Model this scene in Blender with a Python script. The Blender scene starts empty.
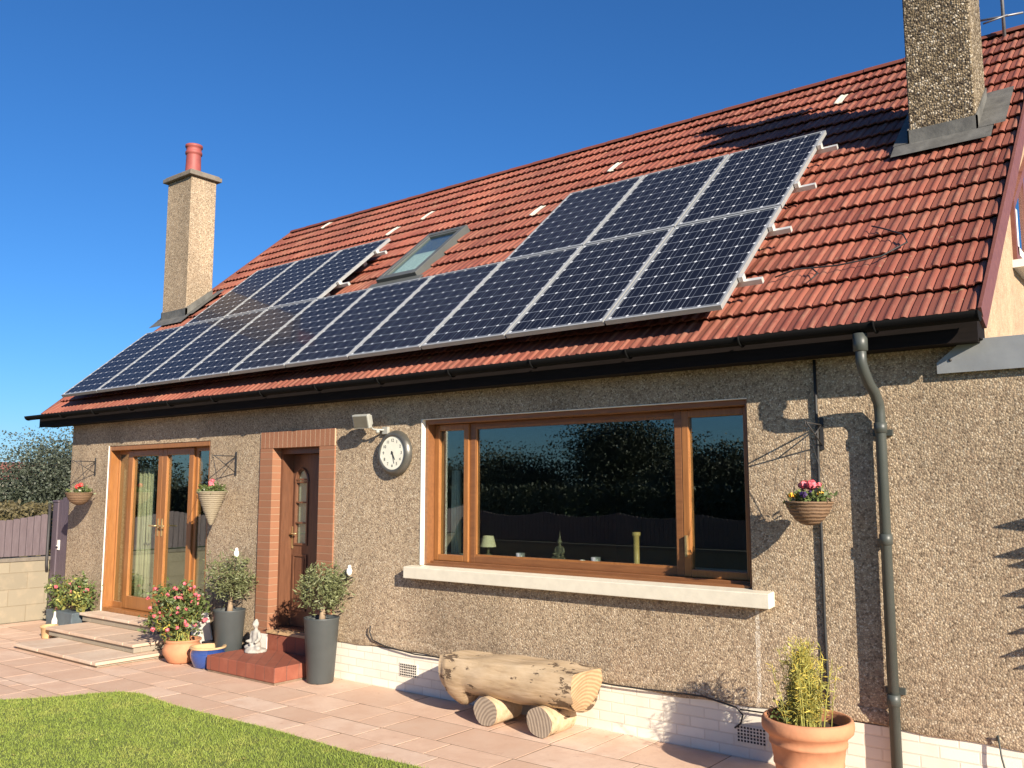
import bpy, math, random
from mathutils import Vector, Matrix, Euler
import numpy as np
random.seed(7); rng=np.random.default_rng(7)
sc=bpy.context.scene
C=bpy.data.collections.new('house_scene'); sc.collection.children.link(C)
R=math.radians; PI=math.pi
TH=R(40.66); CT,ST=math.cos(TH),math.sin(TH)

# ------------------------------------------------------------------ materials
class NT:
    def __init__(s,name):
        s.m=bpy.data.materials.new(name); s.m.use_nodes=True; s.t=s.m.node_tree; s.n=s.t.nodes; s.n.clear()
        s.out=s.n.new('ShaderNodeOutputMaterial')
    def node(s,ty,**k):
        n=s.n.new(ty)
        for a,b in k.items():
            if a.startswith('i_'): s.set(n.inputs[a[2:].replace('_',' ')],b)
            else: setattr(n,a,b)
        return n
    def set(s,inp,v):
        if isinstance(v,bpy.types.NodeSocket): s.t.links.new(v,inp)
        else:
            if isinstance(v,(tuple,list)) and len(v)==3 and inp.type=='RGBA': v=(*v,1)
            inp.default_value=v
    def co(s,kind='Object',scale=None,rot=None):
        c=s.node('ShaderNodeTexCoord').outputs[kind]
        if scale is not None or rot is not None:
            mp=s.node('ShaderNodeMapping'); s.set(mp.inputs['Vector'],c)
            if scale is not None: mp.inputs['Scale'].default_value=scale if isinstance(scale,tuple) else (scale,)*3
            if rot is not None: mp.inputs['Rotation'].default_value=rot
            c=mp.outputs['Vector']
        return c
    def noise(s,scale,detail=4,co=None,rough=.55,out='Fac'):
        n=s.node('ShaderNodeTexNoise'); n.inputs['Scale'].default_value=scale; n.inputs['Detail'].default_value=detail; n.inputs['Roughness'].default_value=rough
        s.set(n.inputs['Vector'],co if co is not None else s.co()); return n.outputs[out]
    def ramp(s,fac,stops,interp='LINEAR'):
        r=s.node('ShaderNodeValToRGB'); e=r.color_ramp.elements; r.color_ramp.interpolation=interp
        while len(e)<len(stops): e.new(.5)
        for i,(p,c) in enumerate(stops):
            e[i].position=p; e[i].color=(*c,1) if isinstance(c,(tuple,list)) else (c,c,c,1)
        s.set(r.inputs[0],fac); return r.outputs[0]
    def mix(s,f,a,b,mode='MIX'):
        n=s.node('ShaderNodeMix',data_type='RGBA',blend_type=mode)
        s.set(n.inputs[0],f); s.set(n.inputs[6],a); s.set(n.inputs[7],b); return n.outputs[2]
    def math(s,op,a,b=0.,c=None,clamp=False):
        n=s.node('ShaderNodeMath',operation=op,use_clamp=clamp); s.set(n.inputs[0],a); s.set(n.inputs[1],b)
        if c is not None: s.set(n.inputs[2],c)
        return n.outputs[0]
    def bump(s,h,strength=.5,dist=.01,normal=None):
        n=s.node('ShaderNodeBump'); s.set(n.inputs['Height'],h); n.inputs['Strength'].default_value=strength; n.inputs['Distance'].default_value=dist
        if normal is not None: s.set(n.inputs['Normal'],normal)
        return n.outputs[0]
    def bsdf(s,color,rough=.7,normal=None,metal=0.,spec=.5,**k):
        p=s.node('ShaderNodeBsdfPrincipled'); s.set(p.inputs['Base Color'],color); s.set(p.inputs['Roughness'],rough); s.set(p.inputs['Metallic'],metal)
        s.set(p.inputs['Specular IOR Level'],spec)
        if normal is not None: s.set(p.inputs['Normal'],normal)
        for a,b in k.items(): s.set(p.inputs[a.replace('_',' ')],b)
        s.t.links.new(p.outputs[0],s.out.inputs[0]); return p
M={}
def simple(name,col,rough=.6,var=.18,scale=12,bump=.15,bd=.003,metal=0.,spec=.5,bscale=60,**k):
    t=NT(name); n=t.noise(scale,5)
    c=t.mix(t.ramp(n,[(.3,0.),(.7,1.)]),tuple(x*(1-var) for x in col),tuple(min(1,x*(1+var)) for x in col))
    rr=t.math('MULTIPLY_ADD',n,.2,rough-.1,clamp=True)
    t.bsdf(c,rr,t.bump(t.noise(bscale,4),bump,bd) if bump else None,metal,spec,**k); M[name]=t.m; return t.m

def roughcast(name,stops,gap,scale=62,bd=.011,strength=1.0,stain=.30,streak=False):
    t=NT(name)
    co=t.co(); 
    warp=t.node('ShaderNodeMix',data_type='VECTOR'); warp.inputs[0].default_value=.012
    t.set(warp.inputs[4],co); t.set(warp.inputs[5],t.noise(35,2,out='Color',co=co))
    v=t.node('ShaderNodeTexVoronoi',feature='F1'); v.inputs['Scale'].default_value=scale; t.set(v.inputs['Vector'],warp.outputs[1])
    e=t.node('ShaderNodeTexVoronoi',feature='DISTANCE_TO_EDGE'); e.inputs['Scale'].default_value=scale; t.set(e.inputs['Vector'],warp.outputs[1])
    sep=t.node('ShaderNodeSeparateColor'); t.set(sep.inputs[0],v.outputs['Color'])
    peb=t.ramp(sep.outputs[0],stops,'CONSTANT')
    c=t.mix(t.ramp(e.outputs['Distance'],[(.03,0.),(.12,1.)]),gap,peb)
    st=t.ramp(t.noise(.9,5,co=t.co(scale=(1,1,.45))),[(.35,1-stain),(.65,1.)])
    c=t.mix(1.,c,st,'MULTIPLY')
    sk=t.ramp(t.noise(2.2,6,co=t.co(scale=(1,1,.16))),[(.36,.86),(.6,1.)]); c=t.mix(1.,c,sk,'MULTIPLY')
    c=t.mix(1.,c,t.ramp(t.noise(16,3),[(.35,.86),(.6,1.04)]),'MULTIPLY')
    if streak:
        sp=t.node('ShaderNodeSeparateXYZ'); t.set(sp.inputs[0],t.co())
        dx=t.math('ABSOLUTE',t.math('ADD',sp.outputs[0],t.math('MULTIPLY_ADD',t.noise(9,3),.05,-4.235)))
        m=t.math('MULTIPLY',t.math('LESS_THAN',dx,.014),t.math('LESS_THAN',sp.outputs[2],1.04)); m=t.math('MULTIPLY',m,t.ramp(t.noise(40,3),[(.35,0.),(.6,.8)]))
        c=t.mix(m,c,(.66,.60,.50))
    h=t.math('SUBTRACT',1.,t.math('MULTIPLY',v.outputs['Distance'],1.1))
    h=t.math('ADD',h,t.math('MULTIPLY',sep.outputs[1],.7))
    t.bsdf(c,.85,t.bump(h,strength,bd),spec=.3); M[name]=t.m
roughcast('roughcast',[(0,(.24,.175,.115)),(.12,(.42,.305,.20)),(.32,(.55,.42,.275)),(.54,(.62,.49,.33)),(.76,(.47,.36,.245)),(.88,(.70,.58,.42))],(.32,.24,.16),scale=76,strength=.40,bd=.010,streak=True)
roughcast('chimney_roughcast',[(0,(.07,.05,.03)),(.2,(.20,.15,.085)),(.5,(.30,.23,.14)),(.7,(.42,.34,.23)),(.9,(.66,.57,.43))],(.08,.06,.04),scale=54,bd=.012,strength=.75)
roughcast('gable_render',[(0,(.46,.31,.19)),(.3,(.52,.37,.23)),(.7,(.56,.41,.27))],(.44,.31,.2),scale=90,bd=.004,strength=.5,stain=.1)

def painted_brick(name,col,mort,bw=.225,rh=.075,bd=.006,strength=.6,dirt=.25,grime=(.55,.42,.3)):
    t=NT(name); g=t.co()
    s=t.node('ShaderNodeSeparateXYZ'); t.set(s.inputs[0],g); cb=t.node('ShaderNodeCombineXYZ')
    t.set(cb.inputs[0],t.math('ADD',s.outputs[0],s.outputs[1])); t.set(cb.inputs[1],s.outputs[2])
    b=t.node('ShaderNodeTexBrick'); t.set(b.inputs['Vector'],cb.outputs[0]); b.inputs['Scale'].default_value=1
    b.inputs['Brick Width'].default_value=bw; b.inputs['Row Height'].default_value=rh; b.inputs['Mortar Size'].default_value=.006; b.inputs['Mortar Smooth'].default_value=.3; b.inputs['Bias'].default_value=0
    t.set(b.inputs['Color1'],tuple(x*.93 for x in col)); t.set(b.inputs['Color2'],tuple(min(1,x*1.07) for x in col)); t.set(b.inputs['Mortar'],mort)
    c=t.mix(t.ramp(t.noise(6,6),[(.5,0.),(.8,dirt)]),b.outputs['Color'],grime)
    h=t.math('ADD',t.math('MULTIPLY',b.outputs['Fac'],-1.),t.math('MULTIPLY',t.noise(90,4),.25))
    t.bsdf(c,.7,t.bump(h,strength,bd),spec=.3); M[name]=t.m
painted_brick('plinth_paint',(.80,.75,.63),(.70,.64,.53))
painted_brick('door_brick',(.29,.135,.075),(.33,.20,.125),bw=50,rh=.076,dirt=.5,grime=(.36,.15,.08))
painted_brick('garden_block',(.25,.215,.155),(.22,.18,.12),bw=.5,rh=.23,dirt=.6,grime=(.36,.29,.2))
painted_brick('step_block',(.30,.26,.20),(.33,.28,.2),bw=.3,rh=.1,dirt=.6,grime=(.3,.24,.17))
painted_brick('quarry_tile',(.26,.082,.050),(.17,.07,.05),bw=.15,rh=.6,dirt=.3,grime=(.5,.2,.12),bd=.003)

def soldier():
    t=NT('soldier_brick'); g=t.co(); s=t.node('ShaderNodeSeparateXYZ'); t.set(s.inputs[0],g)
    f=t.math('FRACT',t.math('DIVIDE',s.outputs[0],.078)); ln=t.math('LESS_THAN',f,.1)
    c=t.mix(ln,t.mix(t.noise(5,3),(.24,.105,.055),(.33,.15,.08)),(.46,.31,.20)); t.bsdf(c,.75,t.bump(t.math('SUBTRACT',t.noise(80,4),ln),.5,.005)); M['soldier_brick']=t.m
soldier()
def roof_tile():
    t=NT('roof_tile'); at=t.node('ShaderNodeAttribute',attribute_name='tint'); co=t.co()
    base=t.ramp(at.outputs['Fac'],[(0,(.19,.056,.038)),(.5,(.25,.076,.050)),(1,(.30,.098,.062))])
    n=t.noise(1.2,6,co=co); base=t.mix(t.ramp(n,[(.45,0.),(.75,.5)]),base,(.15,.07,.048)); base=t.mix(1.,base,t.ramp(t.noise(.5,4,co=t.co(scale=(1,.5,.5))),[(.35,.80),(.65,1.08)]),'MULTIPLY')
    sp=t.noise(38,5,co=t.co(scale=(1.,.35,.35)))
    base=t.mix(t.ramp(sp,[(.62,0.),(.74,.5)]),base,(.30,.18,.11))
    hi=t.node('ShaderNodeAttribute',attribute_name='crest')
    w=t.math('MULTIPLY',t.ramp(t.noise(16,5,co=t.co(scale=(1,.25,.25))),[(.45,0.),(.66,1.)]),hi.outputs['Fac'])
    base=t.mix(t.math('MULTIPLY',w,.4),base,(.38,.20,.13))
    li=t.noise(9,5,co=co); base=t.mix(t.ramp(li,[(.68,0.),(.76,.8)]),base,(.32,.28,.15))
    t.bsdf(base,t.math('MULTIPLY_ADD',n,.3,.5),t.bump(t.noise(120,4,co=co),.35,.003),spec=.35); M['roof_tile']=t.m
roof_tile()
def wood(name,c1,c2,rough=.35,scale=(3,3,.35),bump=.2,coat=.0):
    t=NT(name); w=t.noise(14,6,co=t.co(scale=scale),rough=.65)
    c=t.mix(t.ramp(w,[(.3,0.),(.7,1.)]),c1,c2); t.bsdf(c,rough,t.bump(w,bump,.002),Coat_Weight=coat,spec=.15 if name=='dark_fascia' else .5); M[name]=t.m
wood('oak_upvc',(.235,.095,.030),(.33,.14,.044),.32)
wood('oak_horizontal',(.165,.068,.027),(.235,.10,.038),.34,scale=(.35,3,3))
wood('brown_door',(.11,.048,.027),(.175,.078,.042),.35)
wood('dark_fascia',(.008,.006,.005),(.014,.010,.009),.8,scale=(.3,3,3))
wood('barge_paint',(.13,.045,.035),(.19,.07,.05),.5,scale=(1,1,1))
wood('fence_paint',(.095,.070,.078),(.14,.108,.118),.7)
wood('gate_paint',(.085,.063,.078),(.115,.088,.105),.65)
wood('trunk_bark',(.22,.15,.09),(.38,.28,.18),.85,scale=(4,4,.8),bump=.8)
wood('dark_bark',(.06,.045,.03),(.13,.10,.07),.9,scale=(4,4,.8),bump=.8)
def debarked():
    t=NT('debarked_log'); co=t.co(scale=(.5,3,3)); w=t.noise(7,7,co=co,rough=.65)
    c=t.ramp(w,[(.25,(.27,.18,.11)),(.42,(.45,.33,.20)),(.7,(.58,.45,.30))])
    k=t.noise(5.5,5,co=t.co(scale=(1,1,2.4)),rough=.7); s=t.node('ShaderNodeSeparateXYZ'); t.set(s.inputs[0],t.co())
    right=t.math('MULTIPLY',t.math('ADD',t.math('ABSOLUTE',s.outputs[0]),-.1),.22)
    msk=t.ramp(t.math('ADD',k,right),[(.65,0.),(.68,1.)])
    c=t.mix(t.math('MULTIPLY',msk,.9),c,(.085,.055,.035)); 
    t.bsdf(c,.7,t.bump(t.math('SUBTRACT',w,msk),.6,.012),spec=.3); M['debarked_log']=t.m
    for nm,a,b in(('sawn_end',(.27,.165,.085),(.52,.36,.21)),('weathered_end',(.17,.13,.095),(.44,.36,.27))):
        t=NT(nm); co=t.co()
        wv=t.node('ShaderNodeTexWave',wave_type='RINGS',rings_direction='X' if nm=='sawn_end' else 'Y'); wv.inputs['Scale'].default_value=11; wv.inputs['Distortion'].default_value=2.2; wv.inputs['Detail'].default_value=3; t.set(wv.inputs['Vector'],co)
        f=t.math('ADD',t.math('MULTIPLY',wv.outputs['Fac'],.55),t.math('MULTIPLY',t.noise(14,6),.45)); ck=t.ramp(t.noise(5,6,rough=.7),[(.30,0.),(.36,1.)]); f=t.math('MULTIPLY',f,ck)
        t.bsdf(t.mix(f,a,b),.75,t.bump(f,.5,.004),spec=.3); M[nm]=t.m
debarked()
simple('white_paint',(.80,.77,.68),.5,.05); simple('sill_paint',(.66,.61,.49),.55,.06,bump=.3)
simple('skylight_grey',(.085,.09,.085),.5,.1,4,.1)
simple('lead',(.11,.107,.095),.6,.3,6,.6,.01,bscale=14); simple('galvanised',(.30,.31,.31),.45,.18,4,.15,metal=.25)
simple('aluminium',(.44,.45,.44),.4,.05,metal=.4,bump=.0); simple('rail_metal',(.66,.65,.60),.4,.08,metal=.4)
simple('downpipe_plastic',(.055,.062,.056),.45,.1,3); simple('gutter_black',(.006,.006,.006),.85,.1,3,spec=.12); simple('cable_black',(.02,.02,.02),.6,.1)
simple('iron_black',(.03,.028,.028),.6,.2); simple('terracotta',(.48,.215,.11),.8,.22,5,.5,bscale=30); simple('terracotta_dark',(.16,.07,.04),.85,.2)
simple('charcoal_pot',(.055,.062,.062),.5,.1,4,.1); simple('soil',(.045,.03,.02),.95,.4,30,.9,.02,bscale=40)
simple('blue_glaze',(.025,.06,.22),.12,.2,6,.1,Coat_Weight=.6); simple('pot_buff',(.52,.34,.17),.8,.15)
simple('stone_statue',(.36,.34,.30),.85,.22,16,.7,.006); simple('bronze',(.13,.12,.07),.5,.3,20)
simple('brass',(.66,.46,.17),.4,.12,10)
simple('lamp_glass',(.12,.11,.085),.4,.1); simple('brass_handle',(.66,.52,.26),.3,.1,metal=.8)
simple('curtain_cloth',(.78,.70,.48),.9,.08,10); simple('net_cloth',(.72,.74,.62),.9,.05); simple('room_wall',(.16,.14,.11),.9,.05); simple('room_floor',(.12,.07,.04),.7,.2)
simple('clock_rim',(.13,.125,.11),.35,.2,10,metal=.5); simple('clock_face',(.74,.72,.60),.6,.05); simple('lamp_body',(.38,.38,.34),.5,.1,metal=.2)
simple('cap_stone',(.17,.145,.115),.85,.2,9,.6,.01); simple('chimney_pot_clay',(.27,.065,.055),.6,.15,6); simple('mortar',(.22,.15,.10),.9,.2)
simple('leaf_green',(.095,.125,.035),.55,.45,30,0); simple('leaf_olive',(.13,.145,.06),.55,.4,30,0); simple('leaf_dark',(.028,.036,.019),.6,.25,.6,0)
simple('leaf_dark_old',(.024,.033,.017),.6,.5,3,0)
simple('leaf_grey',(.062,.075,.050),.6,.5,4,0); simple('leaf_yellow',(.46,.36,.06),.6,.4,20,0); simple('leaf_lime',(.30,.29,.07),.6,.4,20,0); simple('leaf_cream',(.50,.47,.25),.6,.3,10,0)
simple('petal_pink',(.66,.14,.17),.5,.25,40,0); simple('petal_red',(.70,.06,.05),.5,.25,40,0); simple('petal_yellow',(.85,.42,.02),.5,.1,40,0); simple('petal_white',(.8,.76,.62),.5,.05,40,0); simple('petal_purple',(.05,.02,.10),.5,.2,40,0)
simple('hedge_leaf',(.10,.082,.035),.7,.5,4,0); simple('asphalt_roof',(.10,.10,.10),.9,.2); simple('black_plastic',(.02,.022,.026),.3,.1)
simple('slate_planter',(.09,.115,.13),.6,.2); simple('far_roof',(.28,.10,.07),.8,.15); simple('far_wall',(.62,.55,.44),.8,.1); simple('aerial_metal',(.20,.20,.21),.5,.1,metal=.6)
def wicker(name,a,b):
    t=NT(name); w=t.node('ShaderNodeTexWave',bands_direction='Z'); w.inputs['Scale'].default_value=14; w.inputs['Distortion'].default_value=2; t.set(w.inputs['Vector'],t.co())
    f=t.math('ADD',t.math('MULTIPLY',w.outputs['Fac'],.5),t.math('MULTIPLY',t.noise(60,4),.5)); t.bsdf(t.mix(f,a,b),.75,t.bump(f,.8,.008)); M[name]=t.m
wicker('wicker_brown',(.07,.038,.02),(.26,.16,.09)); wicker('wicker_grey',(.13,.105,.07),(.42,.35,.24))
def slabs_mat():
    for nm,base in(('patio_slab',(.66,.465,.34)),('tread_slab',(.60,.45,.33))):
        t=NT(nm); at=t.node('ShaderNodeAttribute',attribute_name='tint')
        c=t.ramp(at.outputs['Fac'],[(0,tuple(x*.86 for x in base)),(.5,base),(1,(base[0]*1.04,base[1]*1.13,base[2]*1.2))])
        n=t.noise(3,7,rough=.65); c=t.mix(t.ramp(n,[(.38,.55),(.6,0.)]),c,(base[0]*.8,base[1]*.72,base[2]*.68))
        c=t.mix(t.ramp(t.noise(11,6),[(.64,0.),(.74,.45)]),c,(.38,.22,.15))
        t.bsdf(c,.8,t.bump(t.noise(26,7,rough=.7),.5,.008),spec=.3); M[nm]=t.m
slabs_mat()
def grass_mat():
    t=NT('grass_blade'); n=t.noise(1.1,5); g=t.noise(30,2)
    n2=t.noise(4.5,4); c=t.ramp(t.math('ADD',t.math('MULTIPLY',t.math('ADD',n,n2),.35),t.math('MULTIPLY',g,.3)),[(.3,(.13,.19,.03)),(.5,(.22,.28,.05)),(.68,(.34,.34,.085))])
    t.bsdf(c,.6,spec=.25,Transmission_Weight=0.); M['grass_blade']=t.m
    t=NT('lawn_soil'); n=t.noise(2,6); t.bsdf(t.mix(n,(.07,.10,.022),(.14,.165,.04)),.9,t.bump(t.noise(60,5),.8,.02)); M['lawn_soil']=t.m
grass_mat()
def glass_mat(name,refl=1.6,tint=(.62,.70,.66),rough=.0,base=.03):
    t=NT(name); lw=t.node('ShaderNodeLayerWeight'); lw.inputs['Blend'].default_value=.5
    p5=t.math('POWER',lw.outputs['Facing'],5.); fac=t.math('MULTIPLY',t.math('MULTIPLY_ADD',p5,.96,.04),refl,clamp=True)
    g=t.node('ShaderNodeBsdfGlossy'); g.inputs['Roughness'].default_value=rough; g.inputs['Color'].default_value=(.92,1,.96,1)
    tr=t.node('ShaderNodeBsdfTransparent'); tr.inputs['Color'].default_value=(*tint,1)
    mx=t.node('ShaderNodeMixShader'); t.set(mx.inputs[0],fac); t.t.links.new(tr.outputs[0],mx.inputs[1]); t.t.links.new(g.outputs[0],mx.inputs[2])
    t.t.links.new(mx.outputs[0],t.out.inputs[0]); M[name]=t.m
glass_mat('window_glass',3.0,(.86,.91,.87)); glass_mat('roof_glass',1.3,(.86,.92,.9))
def pv():
    t=NT('solar_cells'); uv=t.node('ShaderNodeUVMap').outputs[0]; s=t.node('ShaderNodeSeparateXYZ'); t.set(s.inputs[0],uv)
    u=t.math('MULTIPLY',s.outputs[0],6.); v=t.math('MULTIPLY',s.outputs[1],10.)
    du=t.math('SUBTRACT',.5,t.math('ABSOLUTE',t.math('SUBTRACT',t.math('FRACT',u),.5))); dv=t.math('SUBTRACT',.5,t.math('ABSOLUTE',t.math('SUBTRACT',t.math('FRACT',v),.5)))
    line=t.math('MAXIMUM',t.math('LESS_THAN',du,.016),t.math('LESS_THAN',dv,.022))
    dia=t.math('LESS_THAN',t.math('ADD',du,dv),.105)
    fu=t.math('FRACT',u); b=t.math('MAXIMUM',t.math('LESS_THAN',t.math('ABSOLUTE',t.math('SUBTRACT',fu,.27)),.013),t.math('LESS_THAN',t.math('ABSOLUTE',t.math('SUBTRACT',fu,.73)),.013))
    cell=t.mix(t.noise(2.2,3),(.007,.008,.014),(.011,.013,.022))
    c=t.mix(t.math('MULTIPLY',b,.35),cell,(.30,.33,.38)); c=t.mix(t.math('MULTIPLY',line,.5),c,(.36,.40,.46)); c=t.mix(dia,c,(.60,.62,.64))
    t.bsdf(c,.45,spec=.06,Coat_Weight=.2,Coat_Roughness=.05,Coat_IOR=1.4); M['solar_cells']=t.m
pv()

# ------------------------------------------------------------------ mesh builder
class MB:
    def __init__(s): s.starts=[]; s.v=[]; s.f=[]; s.fm=[]; s.sm=[]; s.cur=0
    def add(s,vs,fs,smooth=False):
        s.starts.append((len(s.v),len(s.f))); o=len(s.v); s.v+= [tuple(v) for v in vs]; s.f+=[tuple(i+o for i in f) for f in fs]; s.fm+=[s.cur]*len(fs); s.sm+=[smooth]*len(fs); return s
    def box(s,x0,x1,y0,y1,z0,z1,M4=None):
        vs=[(x,y,z) for z in(z0,z1) for y in(y0,y1) for x in(x0,x1)]
        if M4 is not None: vs=[M4@Vector(v) for v in vs]
        return s.add(vs,[(0,2,3,1),(4,5,7,6),(0,1,5,4),(2,6,7,3),(0,4,6,2),(1,3,7,5)])
    def prism(s,poly,d):      # poly: 3D points (planar), d: extrusion vector
        n=len(poly); d=Vector(d); a=[Vector(p) for p in poly]; b=[p+d for p in a]
        return s.add(a+b,[tuple(range(n))[::-1],tuple(range(n,2*n))]+[(i,(i+1)%n,n+(i+1)%n,n+i) for i in range(n)])
    def lathe(s,prof,c=(0,0,0),seg=28,axis='z',smooth=True,wob=0.):
        vs=[];fs=[];n=len(prof)
        for k in range(seg):
            a=2*PI*k/seg
            for r,h in prof:
                r2=r*(1+wob*math.sin(3*a+1)+wob*math.sin(7*a)) 
                x,y,z=r2*math.cos(a),r2*math.sin(a),h
                if axis=='y': x,y,z=x,h,y
                if axis=='x': x,y,z=h,x,y
                vs.append((x+c[0],y+c[1],z+c[2]))
        for k in range(seg):
            k2=(k+1)%seg
            for i in range(n-1): fs.append((k*n+i,k2*n+i,k2*n+i+1,k*n+i+1))
        return s.add(vs,fs,smooth)
    def tube(s,pts,r,seg=8,cap=True):
        pts=[Vector(p) for p in pts]; n=len(pts); rs=r if isinstance(r,(list,tuple)) else [r]*n
        vs=[];fs=[]; up=Vector((0,0,1)); prev=None
        for i,p in enumerate(pts):
            d=(pts[min(i+1,n-1)]-pts[max(i-1,0)]).normalized()
            if prev is None: a=d.orthogonal().normalized()
            else: a=(prev-d*prev.dot(d)).normalized()
            prev=a; b=d.cross(a)
            for k in range(seg):
                t=2*PI*k/seg; vs.append(p+(a*math.cos(t)+b*math.sin(t))*rs[i])
        for i in range(n-1):
            for k in range(seg): k2=(k+1)%seg; fs.append((i*seg+k,i*seg+k2,(i+1)*seg+k2,(i+1)*seg+k))
        if cap: fs+= [tuple(range(seg))[::-1],tuple((n-1)*seg+k for k in range(seg))]
        return s.add(vs,fs,True)
    def ball(s,c,r,seg=10,rot=None):
        r=(r,)*3 if not isinstance(r,(tuple,list)) else r; vs=[];fs=[];n=seg//2+1
        for i in range(n+1):
            p=PI*i/n
            for k in range(seg):
                t=2*PI*k/seg; v=Vector((r[0]*math.sin(p)*math.cos(t),r[1]*math.sin(p)*math.sin(t),r[2]*math.cos(p)))
                if rot is not None: v=rot@v
                vs.append(v+Vector(c))
        for i in range(n):
            for k in range(seg): k2=(k+1)%seg; fs.append((i*seg+k,(i+1)*seg+k,(i+1)*seg+k2,i*seg+k2))
        return s.add(vs,fs,True)
    def leaves(s,pts,size,asp=.45,droop=None,out=None):
        for p in pts:
            L=size*random.uniform(.6,1.3); W=L*asp
            d=Vector((random.gauss(0,1),random.gauss(0,1),random.gauss(0,.8)+ (droop or 0))).normalized()
            a=d.orthogonal().normalized(); a=(Matrix.Rotation(random.uniform(0,2*PI),3,d)@a)
            p=Vector(p); s.add([p,p+d*L*.5+a*W*.5,p+d*L,p+d*L*.5-a*W*.5],[(0,1,2,3)])
        return s
def rootloc(p):
    v=Vector((0,0,0))
    while p is not None: v+=Vector(p.location); p=p.parent
    return v
SPLIT={'gable_wall','door_reveal','window_reveal','painted_base','screw','roof_hook','leg','numeral'}
def obj(name,mb,mats,parent=None,label=None):
    if name in SPLIT and len(mb.starts)>1:
        for (v0,f0),(v1,f1) in zip(mb.starts,mb.starts[1:]+[(len(mb.v),len(mb.f))]):
            q=MB(); q.v=mb.v[v0:v1]; q.f=[tuple(i-v0 for i in f) for f in mb.f[f0:f1]]; q.fm=mb.fm[f0:f1]; q.sm=mb.sm[f0:f1]; o=obj(name,q,mats,parent,label)
        return o
    me=bpy.data.meshes.new(name); off=rootloc(parent)
    me.from_pydata([(v[0]-off.x,v[1]-off.y,v[2]-off.z) for v in mb.v],[],mb.f)
    if not isinstance(mats,(list,tuple)): mats=[mats]
    for m in mats: me.materials.append(M[m])
    me.polygons.foreach_set('material_index',mb.fm); me.polygons.foreach_set('use_smooth',mb.sm); me.update()
    o=bpy.data.objects.new(name,me); C.objects.link(o); o.parent=parent
    if label: o['label']=label
    return o
def bevel(o,w=.004,seg=2):
    b=o.modifiers.new('bevel','BEVEL'); b.width=w; b.segments=seg; b.limit_method='ANGLE'; b.angle_limit=R(40); return o
def thing(name,label,cat,loc=(0,0,0),group=None):
    o=bpy.data.objects.new(name,None); C.objects.link(o); o.location=loc; o.empty_display_size=.1
    return tag(o,label,cat,group)
def tag(o,label,cat,group=None):
    o['label']=label; o['category']=cat
    if group: o['group']=group
    return o
def struct(o,kind='structure'): o['kind']=kind; return o
def copy_tree(root,loc,label,group=None):
    r=root.copy(); C.objects.link(r); r.location=loc; r['label']=label
    if group: r['group']=group
    for ch in root.children:
        c=ch.copy(); C.objects.link(c); c.parent=r
        for g in ch.children:
            d=g.copy(); C.objects.link(d); d.parent=c
    return r
def facevals(o,name,vals):
    at=o.data.attributes.new(name,'FLOAT','FACE'); at.data.foreach_set('value',[float(x) for x in vals])

def RP(u,v,off=-.12): # roof coordinates -> world (off measured from the solar panel plane)
    return Vector((u, v*CT-off*ST-.2, v*ST+off*CT+3.2))
OF=-.08
def RT(u,v,off=-.12): return RP(u,v,off+OF) # the tile plane lies lower than the panel plane

# ------------------------------------------------------------------ setting
g=MB(); g.add([(-400,-400,-.06),(400,-400,-.06),(400,400,-.06),(-400,400,-.06)],[(0,1,2,3)]); struct(obj('ground',g,'lawn_soil'))
# patio slabs
pm=MB(); tint=[]
def slab(mb,x0,x1,y0,y1,z0,z1):
    c=.002; j=lambda: random.uniform(-.004,.004)
    b=[(x0+j(),y0+j()),(x1+j(),y0+j()),(x1+j(),y1+j()),(x0+j(),y1+j())]; cx,cy=(x0+x1)/2,(y0+y1)/2
    t=[(x+(c if x<cx else -c)*.6,y+(c if y<cy else -c)*.6) for x,y in b]; dz=random.uniform(-.0015,.0015)
    mb.add([(*p,z0) for p in b]+[(*p,z1-.0006+dz*.3) for p in b]+[(*p,z1+dz*.3) for p in t],[(0,1,5,4),(1,2,6,5),(2,3,7,6),(3,0,4,7),(4,5,9,8),(5,6,10,9),(6,7,11,10),(7,4,8,11),(8,9,10,11)])
    return 9
def paving(x0,x1,y0,y1):
    y=y1; k=0
    while y>y0+.05:
        h=random.choice([.44,.44,.58,.3]); h=min(h,y-y0); x=x0-random.uniform(0,.5)
        while x<x1:
            w=random.choice([.44,.58,.58,.75,.3]); xa,xb=max(x,x0),min(x+w,x1)
            if xb-xa>.06:
                t=random.random(); tint.extend([t]*slab(pm,xa+.007,xb-.007,y-h+.007,y-.007,-.05,0))
            x+=w
        y-=h
paving(-.62,17,-2.2,0); paving(-.62,4.9,-9,-2.2)
po=obj('patio',pm,'patio_slab'); facevals(po,'tint',tint); struct(po)
g=MB(); g.box(-.64,17,-9,-.001,-.055,-.0022); struct(obj('patio_bedding',g,'mortar'))
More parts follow.
